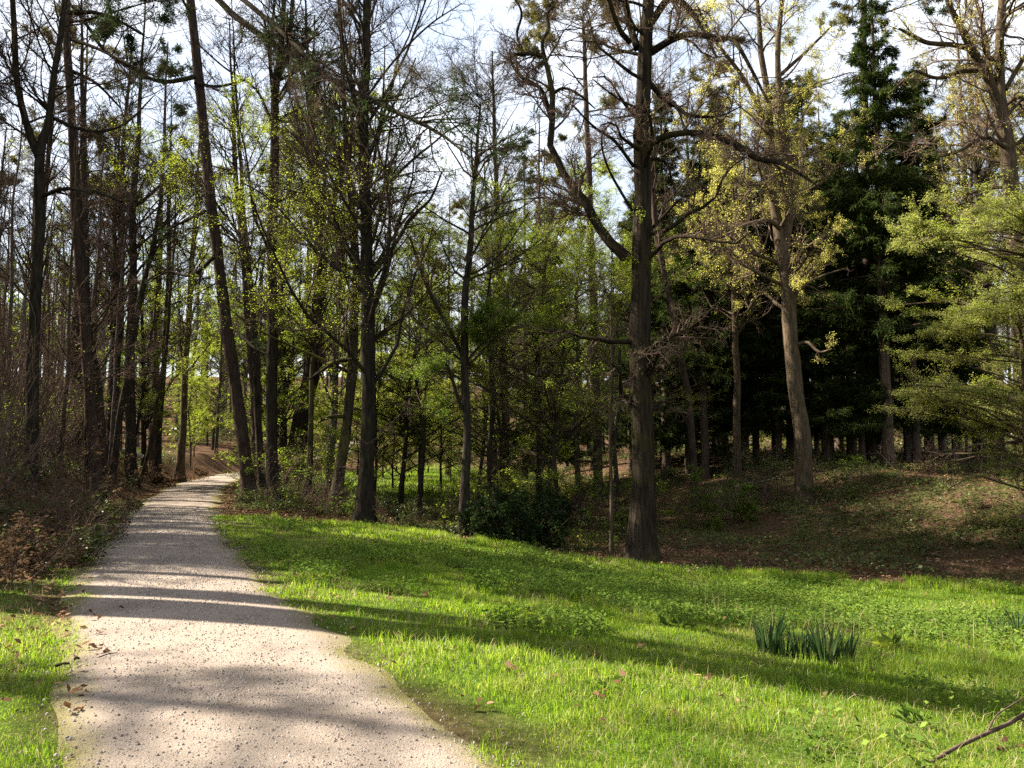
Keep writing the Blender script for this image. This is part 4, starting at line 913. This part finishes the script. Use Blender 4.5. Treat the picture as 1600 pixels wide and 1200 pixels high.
# sword-leaved irises in the lawn
def iris(u, v, n, h, label, seed):
    n = int(n * 1.35)
    g = np.random.default_rng(seed); p = hit(u, v); K = 7; gg = Geo()
    a = g.uniform(0, 6.28, n); rr = np.sqrt(g.uniform(0, 1, n)) * .075
    b = np.stack([np.cos(a) * rr, np.sin(a) * rr, np.full(n, -.03)], 1)
    d = norm(np.stack([np.cos(a) * .13, np.sin(a) * .13, np.ones(n)], 1) + g.normal(size=(n, 3)) * [.075, .075, 0])
    hh = h * g.uniform(.6, 1.08, n); P = np.empty((n, K, 3)); P[:, 0] = b
    for k in range(1, K):
        P[:, k] = P[:, k - 1] + d * (hh / (K - 1))[:, None]; d = norm(d + np.stack([np.cos(a), np.sin(a), 0 * a], 1) * (g.uniform(0, 1, n) ** 3 * .22)[:, None])
    th = g.uniform(0, 6.28, n); sd = np.stack([np.cos(th), np.sin(th), 0 * th], 1)[:, None] * (np.array([.8, 1, 1, .95, .8, .5, .06]) * .013)[None, :, None] * g.uniform(.8, 1.3, n)[:, None, None]
    nr = np.stack([-np.sin(th), np.cos(th), 0 * th], 1)[:, None] * (np.array([.6, .5, .4, .3, .2, .1, 0]) * .012)[None, :, None]
    V = np.stack([P - sd + nr, P, P + sd + nr], 2); i = np.arange(n * K * 3).reshape(n, K, 3)
    Q = np.concatenate([np.stack([i[:, :-1, c], i[:, :-1, c + 1], i[:, 1:, c + 1], i[:, 1:, c]], -1).reshape(-1, 4) for c in (0, 1)])
    o = gg.add(V.reshape(-1, 3), Q).obj('iris_clump', [M['iris']], smooth=True); o.location = p
    tag(o, label, 'plant', 'iris clumps in the lawn')
iris(1200, 1022, 26, .47, 'tallest sword leaved iris clump, at the left end of the row in the lawn', 1)
iris(1228, 1028, 12, .36, 'small sparse iris clump second from the left end of the row', 2)
iris(1253, 1032, 24, .40, 'bushy iris clump in the middle of the row in the lawn', 3)
iris(1290, 1040, 28, .44, 'dense iris clump second from the right end of the row', 4)
iris(1321, 1034, 12, .40, 'slim iris clump at the right end of the row, its leaves leaning right', 5)
iris(1563, 992, 8, .34, 'thin iris clump standing apart near the right edge', 6)
iris(1592, 994, 16, .50, 'tall iris clump cut by the right edge of the lawn', 7)
# dock plants with broad leaves
for k, (u, v, s, lab) in enumerate([(1395, 1012, .17, 'broad leaved dock plant in the lawn right of the iris row'), (1062, 985, .15, 'broad leaved dark dock plant in the lawn left of the iris row'), (1375, 1020, .10, 'small pale dock plant beside the last iris clump'),
                                  (945, 1085, .08, 'grey green thistle rosette in the sunny near lawn'), (1438, 1140, .11, 'dark low rosette plant near the dead branch')]):
    g = np.random.default_rng(700 + k); p = hit(u, v); n = 14; gg = Geo()
    a = g.uniform(0, 6.28, n); pl = np.zeros((n, 2, 3)); pl[:, 1] = np.stack([np.cos(a), np.sin(a), g.uniform(.3, 1.3, n)], 1) * .05
    gg.add(*leaves(g, pl, n * 3, size=s, w=.36, flat=.3, t0=.1, jit=.03, along=.8))
    o = gg.obj('dock_plant' if k < 3 else 'rosette_plant', [M['weed'] if k != 2 else M['bright_leaf']]); o.location = p; tag(o, lab, 'plant')

# sticks, the fallen log, the dead branch at the lower right corner
def stick(name, label, cat, P, R, mat, sides=8, twigs=()):
    P = np.asarray(P, float); b = P[0].copy()
    t = None
    K = curve(np.c_[P - b, R], 12)
    o = Geo().add(*tube(K[None, :, :3], K[None, :, 3], sides)); 
    if not len(twigs):
        ob = o.obj(name, [M[mat]]); ob.location = b; return tag(ob, label, cat)
    t = thing(name, b, label, cat); o.obj('stem', [M[mat]], t)
    for q_ in twigs:
        c = curve(np.asarray(q_, float) - np.append(b, 0), 10); Geo().add(*tube(c[None, :, :3], c[None, :, 3], 6)).obj('twig', [M[mat]], t)
    return t
def on(u, v, dz): p = hit(u, v); return p + [0, 0, dz]
A = on(1455, 1204, .03); B = on(1660, 1128, .22)
br = [A + (B - A) * f + np.array([0, 0, .02 * math.sin(f * 9)]) for f in (-.25, .1, .35, .6, .85, 1.1, 1.5)]
stick('dead_branch', 'brown dead branch lying at the lower right corner of the lawn', 'branch', br, [.008, .011, .013, .0145, .016, .018, .019], 'twig', 8,
      [np.array([[*(br[2] + [.0, .0, .0]), .008], [*(br[2] + (B - A) * .12 + [-.03, .02, .05]), .006], [*(br[3] + [-.02, .05, .07]), .005], [*(br[5] + [-.03, .06, .10]), .003]]),
       np.array([[*br[3], .007], [*(br[3] + [.05, -.05, -.03]), .006], [*(br[3] + [.12, -.09, -.05]), .003]])])
for u0, v0, u1, v1, r, lab in [(86, 1051, 108, 1047, .012, 'short dark stick at the left edge of the path'), (154, 1037, 183, 1029, .005, 'thin straight twig lying on the sunny path'), (115, 1040, 124, 1039, .012, 'small dark bark chip between two sticks on the path')]:
    a, b = on(u0, v0, .045), on(u1, v1, .045)
    stick('stick', lab, 'stick', [a, a * .5 + b * .5 + [0, 0, .008], b], [r, r * .9, r * .7], 'bark_dark', 6)
for u0, v0, u1, v1, r, mt, lab in [(1148, 762, 1222, 748, .035, 'pale_wood', 'pale dead branch on the bank left of the pale two stemmed tree'), (1060, 858, 1130, 850, .025, 'twig', 'dark dead branch lying in the shaded hollow right of the oak'),
                                  (640, 800, 700, 790, .03, 'twig', 'grey dead branch on the ground between the upright beech and the hornbeam'), (1440, 868, 1500, 873, .022, 'twig', 'thin dead branch on the brown leaves of the right bank')]:
    a, b = on(u0, v0, r * .8), on(u1, v1, r * .8); m_ = [a + (b - a) * f for f in (0, .3, .65, 1)]
    for q_ in m_: q_[2] = float(H(q_[0], q_[1])) + r * .8
    m_[1][2] += .05; m_[3][2] += .12; sw = np.array([-(b - a)[1], (b - a)[0], 0]) * .18
    stick('fallen_branch', lab, 'branch', m_, [r, r * .85, r * .6, r * .35], mt, 7, [np.array([[*m_[1], r * .5], [*(m_[1] + (b - a) * .15 + sw * .6 + [0, 0, .05]), r * .35], [*(m_[1] + (b - a) * .4 + sw + [0, 0, .1]), r * .15]])])
d = 32.5; a, b = at(190, 704, d), at(224, 714, d + .4)
a[2] = max(a[2], float(H(a[0], a[1])) + .1); b[2] = max(b[2], float(H(b[0], b[1])) + .08)
stick('fallen_log', 'pale fallen log lying on the left bank behind the trunks', 'log', [a, (a + b) / 2, b], [.12, .11, .09], 'pale_wood', 10)
# ------------------------------------------------------------------ light, sky, camera
w = bpy.data.worlds.new('World'); SC.world = w; w.use_nodes = True
nt = w.node_tree; nt.nodes.clear()
sky = nt.nodes.new('ShaderNodeTexSky'); sky.sky_type = 'NISHITA'; sky.sun_disc = False
sky.sun_elevation = SUN_EL; sky.sun_rotation = math.radians(270) + SUN_AZ
sky.air_density = 1.2; sky.dust_density = 2.5; sky.ozone_density = 1
tc = nt.nodes.new('ShaderNodeTexCoord')
mp = nt.nodes.new('ShaderNodeMapping'); mp.inputs['Scale'].default_value = (2.2, 2.2, 5)
nt.links.new(tc.outputs['Generated'], mp.inputs[0])
nz = nt.nodes.new('ShaderNodeTexNoise'); nz.inputs['Scale'].default_value = 1.6; nz.inputs['Detail'].default_value = 6
nt.links.new(mp.outputs[0], nz.inputs['Vector'])
rp = nt.nodes.new('ShaderNodeMapRange'); rp.inputs['From Min'].default_value = .42; rp.inputs['From Max'].default_value = .66; rp.inputs['To Min'].default_value = .38; rp.inputs['To Max'].default_value = .95
nt.links.new(nz.outputs[0], rp.inputs[0])
mx = nt.nodes.new('ShaderNodeMix'); mx.data_type = 'RGBA'
nt.links.new(rp.outputs[0], mx.inputs[0]); nt.links.new(sky.outputs[0], mx.inputs[6]); mx.inputs[7].default_value = (CLOUD * .94, CLOUD * .98, CLOUD * 1.06, 1)
bg = nt.nodes.new('ShaderNodeBackground'); bg.inputs['Strength'].default_value = SKY
ow = nt.nodes.new('ShaderNodeOutputWorld')
nt.links.new(mx.outputs[2], bg.inputs[0]); nt.links.new(bg.outputs[0], ow.inputs[0])

sl = bpy.data.lights.new('sun', 'SUN'); sl.energy = SUN; sl.angle = math.radians(.55); sl.color = (1, .93, .80)
so = bpy.data.objects.new('sun', sl); COL.objects.link(so)
from mathutils import Vector
sd = Vector((-math.cos(SUN_EL) * math.cos(SUN_AZ), math.cos(SUN_EL) * math.sin(SUN_AZ), math.sin(SUN_EL)))
so.rotation_euler = sd.to_track_quat('Z', 'Y').to_euler(); so.location = (-30, 10, 40)

cd = bpy.data.cameras.new('camera'); cd.sensor_width = 36; cd.lens = 36 * F / 1600; cd.clip_end = 3000; cd.clip_start = .05
co = bpy.data.objects.new('camera', cd); COL.objects.link(co)
co.location = (0, 0, EYE); co.rotation_euler = (math.pi / 2 + PITCH, 0, 0)
SC.camera = co
vs = SC.view_settings; vs.view_transform = 'Standard'; vs.look = 'None'; vs.exposure = EXPO; vs.gamma = 1; vs.use_curve_mapping = False
cy_ = SC.cycles
cy_.max_bounces = 6; cy_.diffuse_bounces = 3; cy_.glossy_bounces = 2; cy_.transmission_bounces = 3; cy_.transparent_max_bounces = 4
cy_.sample_clamp_indirect = 6; cy_.use_denoising = False
HAZE = 0
if HAZE:
    m = bpy.data.materials.new('haze'); m.use_nodes = True; nt = m.node_tree; nt.nodes.clear()
    o_ = nt.nodes.new('ShaderNodeOutputMaterial'); v_ = nt.nodes.new('ShaderNodeVolumePrincipled')
    v_.inputs['Color'].default_value = (.93, .93, .97, 1); v_.inputs['Density'].default_value = HAZE; v_.inputs['Anisotropy'].default_value = .4
    nt.links.new(v_.outputs[0], o_.inputs['Volume'])
    c = np.array([[x, y, z] for z in (-4, 46) for y in (-40, 190) for x in (-200, 200)], float)
    hz = Geo().add(c, [[0, 2, 3, 1], [4, 5, 7, 6], [0, 1, 5, 4], [2, 6, 7, 3], [0, 4, 6, 2], [1, 3, 7, 5]]).obj('haze', [m], smooth=False)
    tag(hz, 'thin pale air between the trees', 'haze', kind='stuff')
